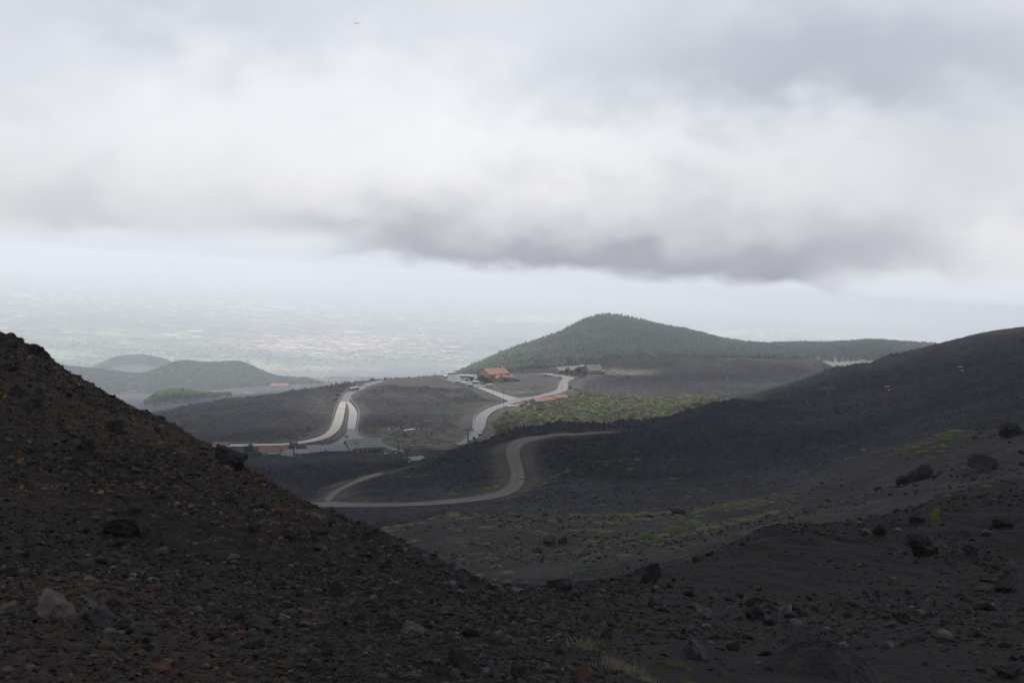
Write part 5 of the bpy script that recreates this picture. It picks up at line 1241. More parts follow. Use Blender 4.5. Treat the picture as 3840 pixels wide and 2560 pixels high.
def lodge():
    g = here(2211, 1405); root = empty('lodge_building', (g[0], g[1], g[2] - .3), 24, 'yellow walled lodge with a large grey roof at the end of the road', 'lodge')
    Y = M_['yellow_plaster']; G = M_['grey_slate']; P = M_['grey_plaster']
    rf = gable_house(root, 17, 17, 5.6, 5.6, Y, G, 1.0)
    MB().box(12, 7.6, 10, 13.4, 9, 12.6).build('chimney', M_['dark_steel'], rf)
    MB().box(6, 3.2, 7.3, 7.0, 4.6, 8.6).build('skylight', M_['dark_steel'], rf); MB().box(11, 2.2, 6.6, 11.5, 2.8, 8.6).build('vent', M_['dark_steel'], rf)
    w = MB(); w.prism([(10, -2.5), (26, -2.5), (26, 5.2), (17, 9.6), (10, 6.4)], -36, .1); w.build('left_wing', P, root)
    r = MB(); r.prism([(9, 5.95), (17, 9.7), (27, 4.9), (27, 5.2), (17, 10.0), (9, 6.25)], -37, 1.0); r.build('wing_roof', G, root)
    r = MB(); r.prism([(10, 9.2), (15, 10.8), (15, 11.1), (10, 9.5)], -7, -1); r.build('dormer_roof', G, root); w = MB(); w.box(-6.6, 10.4, 6, -1.4, 15, 9.3); w.build('dormer', P, root)
    w = MB(); w.box(-38.5, 8, -2.5, -30, 22, 3.4); w.box(-30, 8.4, -2.5, -18, 12, 2.4); w.build('end_wing', Y, root); MB().box(-39.3, 7, 3.4, -17, 22.5, 3.8).build('end_roof', M_['dark_wood'], root)
    windows(root, FRONT(10), [(-22, 3.6, 1.6, 1.7), (-17, 3.6, 2.8, 1.7), (-11, 2.2, 1.4, 1.7), (-4, 7.2, .9, 1.4)]); windows(root, FRONT(8), [(-34, .6, 3, 1.7)]); windows(root, FRONT(8.4), [(-24, .4, 5, 1.4)])
    windows(root, LEFT(0), [(5.5, 5.2, 1.0, 1.8), (9.5, 5.2, 1.0, 1.8), (4, .2, 2.4, 2), (10, .8, 3.6, 1.6)])
    windows(root, FRONT(0), [(1.2, .2, .8, 1.6), (2.6, .2, .8, 1.6), (5.5, .2, .8, 1.4), (8.2, .6, 1.0, 1.4), (6.2, 3.8, 1.6, 1.6), (11, 3.9, 3.2, 1.2)])
    p = MB(); p.prism([(0, 2.6), (-4, 1.9), (-4, 2.1), (0, 2.9)], 8.5, 14.5); p.box(8.7, -3.8, -1, 8.95, -3.55, 2); p.box(14, -3.8, -1, 14.25, -3.55, 2); p.build('porch', M_['timber'], root)
    a = MB(); a.box(17.1, 3, -2.5, 22, 12, 3.4); a.build('annex', Y, root); MB().prism([(2.4, 3.2), (12.6, 4.6), (12.6, 4.9), (2.4, 3.5)], 16.9, 22.8).build('annex_roof', M_['terracotta'], root)
    windows(root, FRONT(3), [(19.8, -.2, 2, 2.4)])
    MB().box(2.0, -.35, .2, 3.6, -.2, 1.5).build('notice_board', M_['sign_blue'], root).location = (-9, 0, 0)
lodge()
def station():
    g = here(1352, 1702); g = hit(1345, 1697, 930); g[2] = float(height(g[:1], g[1:2])[0])
    root = empty('station_building', (g[0] - 6.3, g[1] + 2, g[2] - 1.5), 20, 'wide ski lift station with a grey green roof and reddish brick walls', 'station building')
    rf = gable_house(root, 23.5, 17, 5.6, 4.4, M_['brown_brick'], M_['olive_roof'], 1.0, z0=-4)
    w = MB(); w.prism([(-.2, -4), (5, -4), (5, 4.2), (2.4, 5.9), (-.2, 4.2)], -3.2, .1, axis='y'); w.build('front_wing', M_['brown_brick'], root)
    r = MB(); r.prism([(-1, 3.9), (2.4, 6.1), (5.8, 3.9), (5.8, 4.2), (2.4, 6.4), (-1, 4.2)], -3.8, 3.4, axis='y'); r.build('wing_roof', M_['olive_roof'], root)
    b = MB(); b.box(4.0, 3.6, 7.3, 7.4, 5.6, 9.0); b.box(5, 4.2, 9, 5.4, 4.6, 9.9); b.build('dormer', M_['olive_roof'], rf); MB().box(19, 1.4, 5.9, 19.6, 2, 7.1).build('chimney', M_['olive_roof'], rf)
    windows(root, FRONT(0), [(8, 2.2, 1.6, 1.4), (11, 2.2, 1.6, 1.4), (14, 2.2, 1.6, 1.4), (17, 2.2, 1.6, 1.4), (20, 2.2, 1.6, 1.4)], 'dark_glass', 'brown_brick')
    # long dark annex to the left
    gA = hit(1262, 1700, 900); root2 = empty('station_annex', (gA[0] + 1, gA[1] + 1, g[2] + .6), 14, 'low dark roofed hall with rows of small domes left of the lift station', 'hall')
    w = MB(); w.prism([(0, -4), (12, -4), (12, 4.6), (0, 2.6)], -20, 6); w.build('wall', M_['grey_plaster'], root2)
    r = MB(); r.prism([(-1, 2.5), (12.6, 4.9), (12.6, 5.2), (-1, 2.8)], -20.6, 7); rf = r.build('roof', M_['slate_dark'], root2)
    for i in range(9):
        for y in (7.0, 10.2):
            if y == 10.2 and i > 3: continue
            d = MB(); d.tube((-18 + i * 1.9, y, 4.2 + (y - 7) * .2), (-18 + i * 1.9, y, 4.55 + (y - 7) * .2), .34, .18, 8); d.build('skylight', M_['white_paint'], rf)
    gB = hit(1072, 1713, 870); root3 = empty('white_hall', (gB[0], gB[1], float(height(gB[:1], gB[1:2])[0]) - .4), 10, 'low white walled hall under a flat grey roof behind the lava crest', 'hall')
    w = MB(); w.box(0, 0, -4, 15, 9, 2.6); w.build('wall', M_['grey_plaster'], root3); r = MB(); r.prism([(-1.5, 2.5), (10, 3.6), (10, 3.9), (-1.5, 2.8)], -1.5, 16.5); r.build('roof', M_['slate_dark'], root3)
    windows(root3, FRONT(0), [(3, .7, 2.4, 1.0), (6.5, .7, 2.4, 1.0), (11.5, .7, 2.4, 1.0)], frame='dark_wood')
    gC = hit(1052, 1714, 850); r4 = empty('shed', (gC[0], gC[1], float(height(gC[:1], gC[1:2])[0]) - .3), -20, 'small grey roofed shed in front of the white hall', 'shed')
    gable_house(r4, 9, 8, 1.6, 1.6, M_['grey_plaster'], M_['grey_slate'], .4, -3)
station()
def small_house(px, row, yaw, L, D, H, R, wm, rm, lab, name='house', cat='house', ymin=700, wins=(), extra=None):
    g = here(px, row, ymin); root = empty(name, (g[0], g[1], g[2] - .2), yaw, lab, cat); gable_house(root, L, D, H, R, M_[wm], M_[rm], .5)
    if wins: windows(root, FRONT(0), wins)
    if extra: extra(root)
    return root
def banner(root):
    MB().box(2.2, -.7, 1.6, 5.6, -.5, 3.2).build('shop_sign', M_['dark_red'], root); MB().box(6.0, -.7, 1.5, 11.4, -.5, 3.1).build('shop_sign', M_['white_paint'], root)
    s = MB()
    for i, (dx, w) in enumerate(((0, .35), (.5, .2), (.85, .35), (1.35, .3), (1.8, .25), (2.2, .3))): s.box(2.6 + dx, -.76, 2.15 + .12 * (i % 2), 2.6 + dx + w, -.71, 2.6 + .1 * ((i + 1) % 2))
    s.build('sign_writing', M_['white_paint'], root)
    s = MB()
    for i in range(9): s.box(6.5 + i * .5, -.76, 2.0 + .08 * (i % 3), 6.8 + i * .5, -.71, 2.45)
    s.build('sign_writing', M_['dark_red'], root)
small_house(972, 1714, 4, 13.5, 9, 2.9, 3.4, 'peach_plaster', 'terracotta', 'shop with a salmon hipped roof and a red sign board behind the black boulder', 'shop_building', 'shop', 880, [(3, .2, 1.4, 1.2)], banner)
small_house(800, 1690, 0, 9.5, 7, 3.0, 2.8, 'white_paint', 'terracotta', 'pale red roofed house half hidden by the left slope', ymin=900)
small_house(1066, 1703, 38, 9, 8, 2.6, 3.0, 'orange_paint', 'terracotta', 'orange gabled house behind the bare pylon', ymin=900)
small_house(855, 1716, 0, 9, 6, 2.0, 1.2, 'lava_block', 'slate_dark', 'grey lava stone house just above the largest skyline boulder', ymin=880, wins=[(2, .2, 1.6, 1.8), (6, .2, 1.6, 1.8)])
def hut():
    g = here(1556, 1741, 640); root = empty('brick_hut', (g[0] - 0.4, g[1], g[2] - .1), 32, 'brick hut with a pale overhanging roof below the lift pylon', 'hut')
    w = MB(); w.prism([(0, -1), (6.4, -1), (6.4, 2.7), (3.2, 3.5), (0, 2.7)], 0, 5.2); w.build('wall', M_['timber'], root)
    r = MB(); r.prism([(-.8, 2.55), (3.2, 3.6), (7.2, 2.55), (7.2, 2.75), (3.2, 3.8), (-.8, 2.75)], -1.2, 6); r.build('roof', M_['pale_sheet'], root)
    windows(root, LEFT(0), [(3.9, .8, .7, .9), (4.9, .8, .5, .9)]); d = MB(); d.box(-.08, 2.0, 0, .02, 2.9, 2.1); d.build('door', M_['dark_wood'], root); MB().box(-.6, -.6, -1, 5.8, 7, .05).build('base', M_['concrete'], root)
hut()
def kiosk():
    g = here(1591, 1632, 850); root = empty('lookout_hut', g, 15, 'narrow grey tower hut with a steep roof on the slope', 'hut')
    MB().box(-1, -1, -1, 1, 1, 3.6).build('wall', M_['grey_plaster'], root); MB().prism([(-1.7, 3.3), (0, 5.6), (1.7, 3.3), (1.7, 3.6), (0, 5.9), (-1.7, 3.6)], -1.5, 1.5).build('roof', M_['grey_slate'], root)
kiosk()
def garages():
    g = here(2012, 1521, 1250); root = empty('garage_block', g, 24, 'row of three stepped garages with brick red roofs beside the junction', 'garages')
    for i, (x0, L, z, d) in enumerate(((0, 11, 0, 13), (11.1, 9, .6, 14), (20.2, 13, 1.6, 14))):
        w = MB(); w.prism([(i * .6, -3), (d, -3), (d, 3.6 + z), (d * .5, 5.6 + z), (i * .6, 3.8 + z)], x0, x0 + L); w.build('wall', M_['block_wall'], root)
        r = MB(); r.prism([(i * .6 - .7, 3.6 + z), (d * .5, 5.75 + z), (d + .5, 3.5 + z), (d + .5, 3.8 + z), (d * .5, 6.05 + z), (i * .6 - .7, 3.9 + z)], x0 - .5, x0 + L + .3); r.build('roof', M_['terracotta'], root)
        windows(root, FRONT(i * .6), [(x0 + 3, 2.2 + z, 1.2, .7), (x0 + 7.5, 2.2 + z, 1.2, .7)], frame='grey_plaster')
    w = MB(); w.box(-1, 13, -2, 0, 24, 1.8); w.build('yard_wall', M_['block_wall'], root)
garages()
for px, row, w, d, h, c, nm, lab in [(1785, 1440, 8, 3, 2.8, 'grey_plaster', 'container', 'grey box container parked below the hotel bushes'), (1928, 1427, 5, 3, 2.8, 'bin_green', 'waste_container', 'green skip right of the peach hotel'), (1942, 1429, 4.2, 3, 2.4, 'bin_green', 'waste_container', 'smaller green skip touching the first one')]:
    g = here(px, row, 1300); root = empty(nm, g, 8, lab, 'container' if nm == 'container' else 'skip'); b = MB(); b.box(-w / 2, 0, 0, w / 2, d, h); b.build('body', M_[c], root, bevel=.1)
    b = MB(); b.box(-w / 2 - .1, -.1, h, w / 2 + .1, d + .1, h + .15); b.build('lid', M_['white_paint' if nm == 'container' else 'bin_green'], root); b = MB(); b.box(w / 2 - 2.0, -.06, .4, w / 2 - .4, .02, h - .5); b.build('door', M_['steel' if nm == 'container' else 'bin_green'], root)
for px, row, yaw, lab in [(2303, 1395, 6, 'white gas tank farther from the lava edge'), (2317, 1400, 6, 'white gas tank nearest the lava edge')]:
    g = here(px, row, 1550); root = empty('gas_tank', g, yaw, lab, 'gas tank', 'white tanks right of the lodge'); b = MB(); b.tube((-2.2, 0, 1.3), (2.2, 0, 1.3), .85, .85, 14); b.tube((2.2, 0, 1.3), (2.6, 0, 1.3), .85, .45, 14); b.tube((-2.2, 0, 1.3), (-2.6, 0, 1.3), .85, .45, 14); b.build('tank', M_['white_paint'], root)
    for x in (-1.4, 1.4): MB().box(x - .15, -.6, -.2, x + .15, .6, .7).build('leg', M_['concrete'], root)

# ------------------------------------------------------------------ vehicles (x forward, made at the origin)
def wheels(root, xs, w, r=.36):
    for x in xs:
        for s in (-1, 1):
            m = MB(); m.tube((x, s * (w / 2 - .12), r), (x, s * (w / 2 + .02), r), r, r, 12); wh = m.build('wheel', M_['tyre'], root)
def mk_car(paint, kind='car'):
    root = empty('car' if kind != 'van' else 'van', (0, 0, 0)); L, W_ = (4.3, 1.75) if kind != 'van' else (5.0, 1.95)
    b = MB()
    if kind == 'van': b.prism([(-L / 2, .35), (L / 2, .35), (L / 2, .95), (L / 2 - .8, 1.15), (L / 2 - 1.3, 2.0), (-L / 2 + .1, 2.05), (-L / 2, 1.0)], -W_ / 2, W_ / 2, axis='y')
    else: b.prism([(-L / 2, .32), (L / 2, .32), (L / 2 + .02, .72), (L / 2 - 1.15, .92), (-L / 2 + .1, .95)], -W_ / 2, W_ / 2, axis='y')
    b.build('body', M_[paint], root, bevel=.08)
    if kind != 'van':
        c = MB(); c.prism([(-L / 2 + .35, .9), (L / 2 - 1.1, .88), (L / 2 - 1.85, 1.42), (-L / 2 + .9, 1.45)], -W_ / 2 + .12, W_ / 2 - .12, axis='y'); c.build('windows', M_['dark_glass'], root, bevel=.05)
        r = MB(); r.box(-L / 2 + .95, -W_ / 2 + .16, 1.43, L / 2 - 1.9, W_ / 2 - .16, 1.5); r.build('roof', M_[paint], root)
    else:
        c = MB(); c.box(-L / 2 + .6, -W_ / 2 - .01, 1.2, L / 2 - 1.3, W_ / 2 + .01, 1.75); c.prism([(L / 2 - .86, 1.2), (L / 2 - 1.25, 1.9), (L / 2 - 1.2, 1.9), (L / 2 - .8, 1.2)], -W_ / 2 + .1, W_ / 2 - .1, axis='y'); c.build('windows', M_['dark_glass'], root)
    for s in (-.6, .6): MB().box(L / 2 - .02, s - .18, .55, L / 2 + .05, s + .18, .72).build('headlight', M_['white_paint'], root)
    wheels(root, (-1.3, 1.3), W_); return root
def mk_camper(seed):
    root = empty('camper_van', (0, 0, 0)); W_ = 2.3; b = MB()
    b.prism([(-3.6, .5), (3.2, .5), (3.3, 1.1), (2.5, 1.4), (2.2, 2.0), (2.7, 2.4), (2.5, 3.0), (-3.5, 3.05), (-3.6, 1.0)], -W_ / 2, W_ / 2, axis='y'); b.build('body', M_['white_paint'], root, bevel=.1)
    c = MB(); c.prism([(2.52, 1.42), (2.24, 1.98), (2.28, 1.98), (2.6, 1.42)], -1, 1, axis='y'); c.build('windscreen', M_['dark_glass'], root)
    for s in (-1, 1):
        for x, w in ((-2.2, .9), (-.4, 1.0)): m = MB(); m.box(x - w / 2, s * (W_ / 2) - .03, 1.7, x + w / 2, s * (W_ / 2) + .03, 2.3); m.build('window', M_['dark_glass'], root)
        m = MB(); m.box(1.6, s * (W_ / 2) - .02, 1.35, 2.3, s * (W_ / 2) + .02, 1.95); m.build('window', M_['dark_glass'], root)
    m = MB(); m.box(-3.63, -.7, 1.7, -3.58, .7, 2.3); m.build('window', M_['dark_glass'], root)
    m = MB(); m.box(-3.61, -W_ / 2 - .012, 1.1, 2.0, -W_ / 2, 1.3); m.box(-3.61, W_ / 2, 1.1, 2.0, W_ / 2 + .012, 1.3); m.build('stripe', M_['blue_metal' if seed % 2 else 'dark_red'], root); wheels(root, (-1.9, 2.3), W_, .4); return root
def mk_bus(kind):
    root = empty('coach', (0, 0, 0)); L, W_, H = 11.5, 2.5, 3.4; b = MB()
    b.prism([(-L / 2, .4), (L / 2, .4), (L / 2 + .1, 1.4), (L / 2 - .35, 3.2), (L / 2 - .8, H), (-L / 2 + .2, H), (-L / 2, 3.1)], -W_ / 2, W_ / 2, axis='y'); b.build('body', M_['white_paint'], root, bevel=.12)
    for s in (-1, 1): m = MB(); m.box(-L / 2 + .3, s * (W_ / 2) - .03, 1.75, L / 2 - .6, s * (W_ / 2) + .03, 2.85); m.build('side_windows', M_['dark_glass'], root)
    m = MB(); m.prism([(L / 2 + .11, 1.4), (L / 2 - .32, 3.15), (L / 2 - .28, 3.17), (L / 2 + .17, 1.4)], -1.15, 1.15, axis='y'); m.build('windscreen', M_['dark_glass'], root)
    if kind == 'green':
        for s in (-1, 1): m = MB(); m.prism([(-L / 2 - .01, .45), (-1.6, .45), (-2.4, 1.7), (-L / 2 - .01, 1.7)], s * W_ / 2 - .02, s * W_ / 2 + .025, axis='y'); m.build('side_panel', M_['bus_green'], root)
    if kind == 'blue':
        for s in (-1, 1): m = MB(); m.box(-L / 2 + .1, s * W_ / 2 - .02, .5, -L / 2 + 2.8, s * W_ / 2 + .025, 1.5); m.build('side_panel', M_['blue_metal'], root)
    for s in (-1, 1): MB().box(L / 2 + .02, s * .95 - .2, .75, L / 2 + .12, s * .95 + .2, .95).build('headlight', M_['silver_metal'], root); MB().path([(L / 2 - .2, s * 1.2, 3.0), (L / 2 + .4, s * 1.5, 2.9), (L / 2 + .4, s * 1.5, 2.3)], .06).build('mirror', M_['black_metal'], root)
    wheels(root, (-3.4, 3.7), W_, .5); return root
def put(root, px, row, yaw, lab, cat, group=None, ymin=900, sc=1.0):
    g = here(px, row, ymin); root.location = (g[0], g[1], g[2] + .28); root.rotation_euler = (0, 0, math.radians(yaw)); root.scale = (sc,) * 3
    return tag(root, lab, cat, group)
put(mk_bus('green'), 1328, 1465, 228, 'white coach with a green rear coming down the road', 'coach')
put(mk_bus('plain'), 1669, 1419, 290, 'white coach facing the camera at the left end of the car park', 'coach')
put(mk_bus('blue'), 1745, 1419, 178, 'white coach seen from the side in front of the peach hotel', 'coach')
cars = [(1432, 1427, 20, 'silver_metal', 'car', 'silver car driving over the crest of the road'), (1372, 1449, 265, 'white_paint', 'van', 'van with a white roof following the coach down the road'),
 (1735, 1425, 190, 'white_paint', 'car', 'small white car behind the black car near the coach'), (1748, 1429, 185, 'black_metal', 'car', 'black car parked between the coach and the campers'), (1752, 1424, 185, 'blue_metal', 'car', 'blue car half hidden by the black car'),
 (2090, 1398, 160, 'black_metal', 'car', 'dark car first in the row left of the lodge trees'), (2098, 1401, 160, 'white_paint', 'car', 'white car second in the row by the lodge'), (2107, 1404, 160, 'silver_metal', 'car', 'silver car third in the row by the lodge'),
 (2113, 1407, 160, 'white_paint', 'car', 'white car fourth in the row under the bright tree'), (2125, 1409, 160, 'black_metal', 'car', 'black car in front of the bright green tree'), (2145, 1412, 165, 'silver_metal', 'car', 'grey car under the dark tree by the lodge'),
 (2168, 1414, 170, 'silver_metal', 'car', 'last pale car before the black lava at the lodge'), (2178, 1413, 170, 'black_metal', 'car', 'dark car touching the black lava edge'),
 (2044, 1411, 158, 'black_metal', 'van', 'dark van first in the row on the car park edge'), (2062, 1413, 158, 'black_metal', 'car', 'dark car next to the dark van'), (2082, 1415, 158, 'white_paint', 'car', 'white car alone on the edge of the upper car park'), (2098, 1416, 158, 'teal_metal', 'car', 'green grey car at the end of the car park edge'),
 (1975, 1396, 170, 'white_paint', 'car', 'tiny white car at the far left of the upper car park'), (2085, 1388, 175, 'silver_metal', 'van', 'pale van beside the mast at the lodge'), (2073, 1387, 175, 'white_paint', 'van', 'white van under the tall mast'),
 (1025, 1708, 160, 'white_paint', 'car', 'white car with a blue tint beside the salmon roofed shop'), (1040, 1698, 170, 'teal_metal', 'van', 'green white van right of the salmon roofed shop'), (1295, 1669, 165, 'white_paint', 'van', 'white van behind the left corner of the station roof'),
 (1443, 1700, 180, 'white_paint', 'car', 'white car nosing out right of the lift station'), (868, 1728, 170, 'silver_metal', 'car', 'grey car beside the black boulder'), (1175, 1690, 170, 'silver_metal', 'car', 'silver car behind the dark roofed hall'), (3153, 1369, 182, 'white_paint', 'van', 'lone white van on the far meadow')]
CP = {}
for px, row, yaw, paint, kind, lab in cars:
    key = (paint, kind)
    if key not in CP: o = CP[key] = mk_car(paint, kind)
    else: o = copy_tree(CP[key])
    put(o, px, row, yaw, lab, 'van' if kind == 'van' else 'car', 'vehicles parked or driving around the roads', 2000 if px > 3000 else 860, 1.25 if px > 3000 else 1.0)
camp = [(1688, 1406, 200, 'camper first in the back row of the car park'), (1700, 1404, 200, 'camper second in the back row'), (1712, 1401, 195, 'camper third in the back row'), (1722, 1400, 195, 'camper fourth in the back row'), (1733, 1399, 12, 'camper fifth in the back row'), (1745, 1397, 12, 'camper at the right end of the back row, facing right'),
 (1719, 1438, 340, 'camper facing right at the front edge of the car park'), (1741, 1444, 340, 'camper second at the front edge beside the blue minibus')]
c0 = [mk_camper(0), mk_camper(1)]; used_ = [False, False]
for i, (px, row, yaw, lab) in enumerate(camp):
    o = c0[i % 2] if not used_[i % 2] else copy_tree(c0[i % 2]); used_[i % 2] = True; put(o, px, row, yaw, lab, 'camper van', 'campers on the left car park', 1300)
o = mk_car('blue_metal', 'van'); o.name = 'minibus'; put(o, 1767, 1451, 335, 'light blue minibus at the front edge of the car park', 'minibus', None, 1300, 1.35)
def snowcat():
    g = here(1951, 1522, 1200); root = empty('dumper_truck', g, 10, 'orange tracked dumper standing beside the junction', 'dumper'); b = MB(); b.prism([(-3.2, 1.3), (2.6, 1.3), (3.2, 2.9), (-3.4, 2.9)], -1.3, 1.3, axis='y'); b.build('body', M_['orange_paint'], root, bevel=.1)
    b = MB(); b.box(1.0, -1.1, 2.8, 2.8, 1.1, 3.9); b.build('cab', M_['orange_paint'], root); b = MB(); b.box(1.1, -1.14, 3.1, 2.84, 1.14, 3.6); b.build('window', M_['dark_glass'], root)
    for s in (-1, 1): m = MB(); m.prism([(-3, .3), (-2.5, 0), (2.5, 0), (3, .4), (2.6, 1.2), (-2.6, 1.2)], s * 1.4 - .35, s * 1.4 + .35, axis='y'); m.build('track', M_['tyre'], root)
    b = MB(); b.prism([(3.0, .3), (3.8, .3), (4.3, 1.8), (3.9, 1.8)], -1.6, 1.6, axis='y'); b.build('blade', M_['snow_white'], root)
    g = here(1984, 1525, 1200); root = empty('work_vehicle', g, 5, 'white cab work vehicle in front of the garages', 'work vehicle'); b = MB(); b.prism([(-1.6, .6), (1.6, .6), (1.5, 1.5), (1.0, 2.7), (-1.2, 2.8), (-1.5, 1.6)], -1, 1, axis='y'); b.build('cab', M_['white_paint'], root, bevel=.08)
    b = MB(); b.box(-1.1, -1.04, 1.6, 1.05, 1.04, 2.5); b.build('window', M_['dark_glass'], root); b = MB(); b.box(1.6, -1, .6, 6.5, 1, .9); b.build('flatbed', M_['white_paint'], root); b = MB(); b.box(-3.2, -.9, .3, -1.7, .9, .9); b.build('bumper', M_['dark_red'], root); wheels(root, (-1, 1, 5), 2.0, .4)
    g = here(1926, 1523, 1200); rng = random.Random(3); b = MB()
    P, Fc = ico(2); prev = None
    Pp = P * (1 + .25 * vn3(P * 2, 3)[:, None]) * np.array([6.4, 1.6, 1.5]); Pp[:, 2] += .25 * np.sin(P[:, 0] * 14); o = raw_mesh('wrapped_bales', Pp, Fc, M_['snow_white'], True); o.location = g; tag(o, 'long bright white wrapped heap left of the orange dumper', 'white heap')
snowcat()

# ------------------------------------------------------------------ lift pylons, cabins, cables
def mk_pylon(H, paint, arm=4.6, t=.75):
    root = empty('lift_pylon', (0, 0, 0)); MB().tube((0, 0, -2), (0, 0, H), t, t * .62, 12).build('mast', M_[paint], root)
    a = MB(); a.box(-arm, -.35, H - .1, arm, .35, H + .5); a.build('cross_arm', M_[paint], root)
    for s in (-1, 1):
        m = MB(); m.box(s * arm - .18, -2.8, H - .5, s * arm + .18, 2.8, H - .15)
        for j in range(6): m.tube((s * arm - .22, -2.5 + j, H + .0), (s * arm + .22, -2.5 + j, H + .0), .33, .33, 8)
        m.build('sheave_train', M_[paint], root)
        m = MB(); m.path([(s * 1.2, 0, H + .4), (s * 2.6, 0, H + 2.8)], .14); m.build('rescue_frame', M_[paint], root)
    p = MB(); p.box(-arm * .9, -1.3, H + .5, arm * .9, -1.22, H + .6); p.box(-arm * .9, -1.3, H + 1.4, arm * .9, -1.25, H + 1.45)
    for j in range(9): p.tube((-arm * .9 + j * arm * .225, -1.27, H + .5), (-arm * .9 + j * arm * .225, -1.27, H + 1.45), .04, .04, 4)
    p.build('catwalk', M_[paint], root); return root
PYL = [(1494, 1655, 940, 20, 'green_steel', 'green lift pylon closest to the brick station'), (1755, 1611, 1010, 38, 'green_steel', 'green lift pylon rising beside the road bend'), (2321, 1546, 1000, 34, 'green_steel', 'green lift pylon in front of the birch thicket'), (3108, 1456, 840, 40, 'green_steel', 'green lift pylon on the dark right slope'),
       (3352, 1424, 900, 28, 'rust_steel', 'rusty lift pylon next to a red cabin on the right slope'), (1528, 1688, 690, 20, 'rust_steel', 'bare brown pylon in front of the brick hut'), (1101, 1663, 770, 28, 'dark_steel', 'dark pylon in front of the white hall'), (2614, 1551, 730, 26, 'rust_steel', 'small rusty mast among the lava')]
TOPS = {}
for px, top, y, apx, paint, lab in PYL:
    a_, t_ = AT(px, top); x = float(a_) * y; zg = float(height(np.array([x]), np.array([float(y)]))[0]); H = max(float(t_) * y - zg, 4.0)
    o = mk_pylon(H, paint, apx / 2 * y / F, .62 if paint == 'green_steel' else .42); o.location = (x, y, zg); o.rotation_euler = (0, 0, math.radians(12)); tag(o, lab, 'lift pylon', 'cable car pylons'); TOPS[px] = (x, y, zg + H)
def mk_cabin():
    root = empty('cable_cabin', (0, 0, 0)); b = MB(); b.prism([(-1.0, -3.9), (1.0, -3.9), (1.25, -3.0), (1.1, -1.9), (-1.1, -1.9), (-1.25, -3.0)], -.95, .95, axis='y'); b.build('body', M_['red_shell'], root, bevel=.1)
    w = MB(); w.box(-1.24, -.8, -3.0, 1.24, .8, -2.15); w.box(-1.0, -.99, -3.1, 1.0, .99, -2.1); w.build('window', M_['dark_glass'], root)
    MB().box(-1.05, -.9, -1.9, 1.05, .9, -1.78).build('roof', M_['white_paint'], root); s = MB(); s.box(-.2, -1.02, -3.85, 1.02, -.97, -3.3); s.build('number_panel', M_['white_paint'], root)
    MB().path([(0, 0, -1.8), (.05, 0, -.9), (.45, 0, -.3), (.45, 0, .05)], .09).build('hanger', M_['dark_steel'], root); MB().box(.0, -.2, -.05, .9, .2, .18).build('grip', M_['dark_steel'], root); return root
cab0 = mk_cabin()
CAB = [(1479, 1678, 930, 'red cabin arriving beside the green pylon at the station'), (1545, 1664, 960, 'orange topped red cabin above the slope right of the station'), (1800, 1617, 1030, 'red cabin hanging in front of the asphalt road'), (1849, 1624, 1000, 'red cabin right of the road above the grass'),
       (2548, 1556, 900, 'red cabin over the lava below the right end of the thicket'), (2808, 1530, 710, 'red cabin on the lava slope right of the thicket'), (3030, 1494, 780, 'red cabin left of the green pylon on the right slope'), (3328, 1440, 760, 'red cabin beside the rusty pylon'), (3602, 1366, 740, 'red cabin highest on the right slope')]
cabs = []
for i, (px, row, y, lab) in enumerate(CAB):
    a, t = AT(px, row); o = cab0 if i == 0 else copy_tree(cab0); z = float(t) * y; o.location = (float(a) * y, y, z + .6); o.rotation_euler = (0, 0, math.radians(18)); o.scale = (1.0,) * 3
    tag(o, lab, 'cable cabin', 'red cabins of the cable car'); cabs.append((float(a) * y, y, z + .7))
def cable(pts, r, lab, cat='cable', name='cable', sag=0.02, m='cable_metal', group=None):
    P = []
    for a, b in zip(pts[:-1], pts[1:]):
        a, b = np.array(a), np.array(b); L = np.linalg.norm(b - a)
        for j in range(8): q = j / 8; p = a + (b - a) * q; p[2] -= sag * L * 4 * q * (1 - q) * .5; P.append(tuple(p))
    P.append(tuple(pts[-1])); o = MB().path(P, r, 4).build(name, M_[m]); return tag(o, lab, cat, group)
cable([TOPS[1494], TOPS[1755], cabs[2], cabs[4], cabs[5], cabs[6], cabs[8]], .035, 'thin haul cable carrying the red cabins up the right slope')

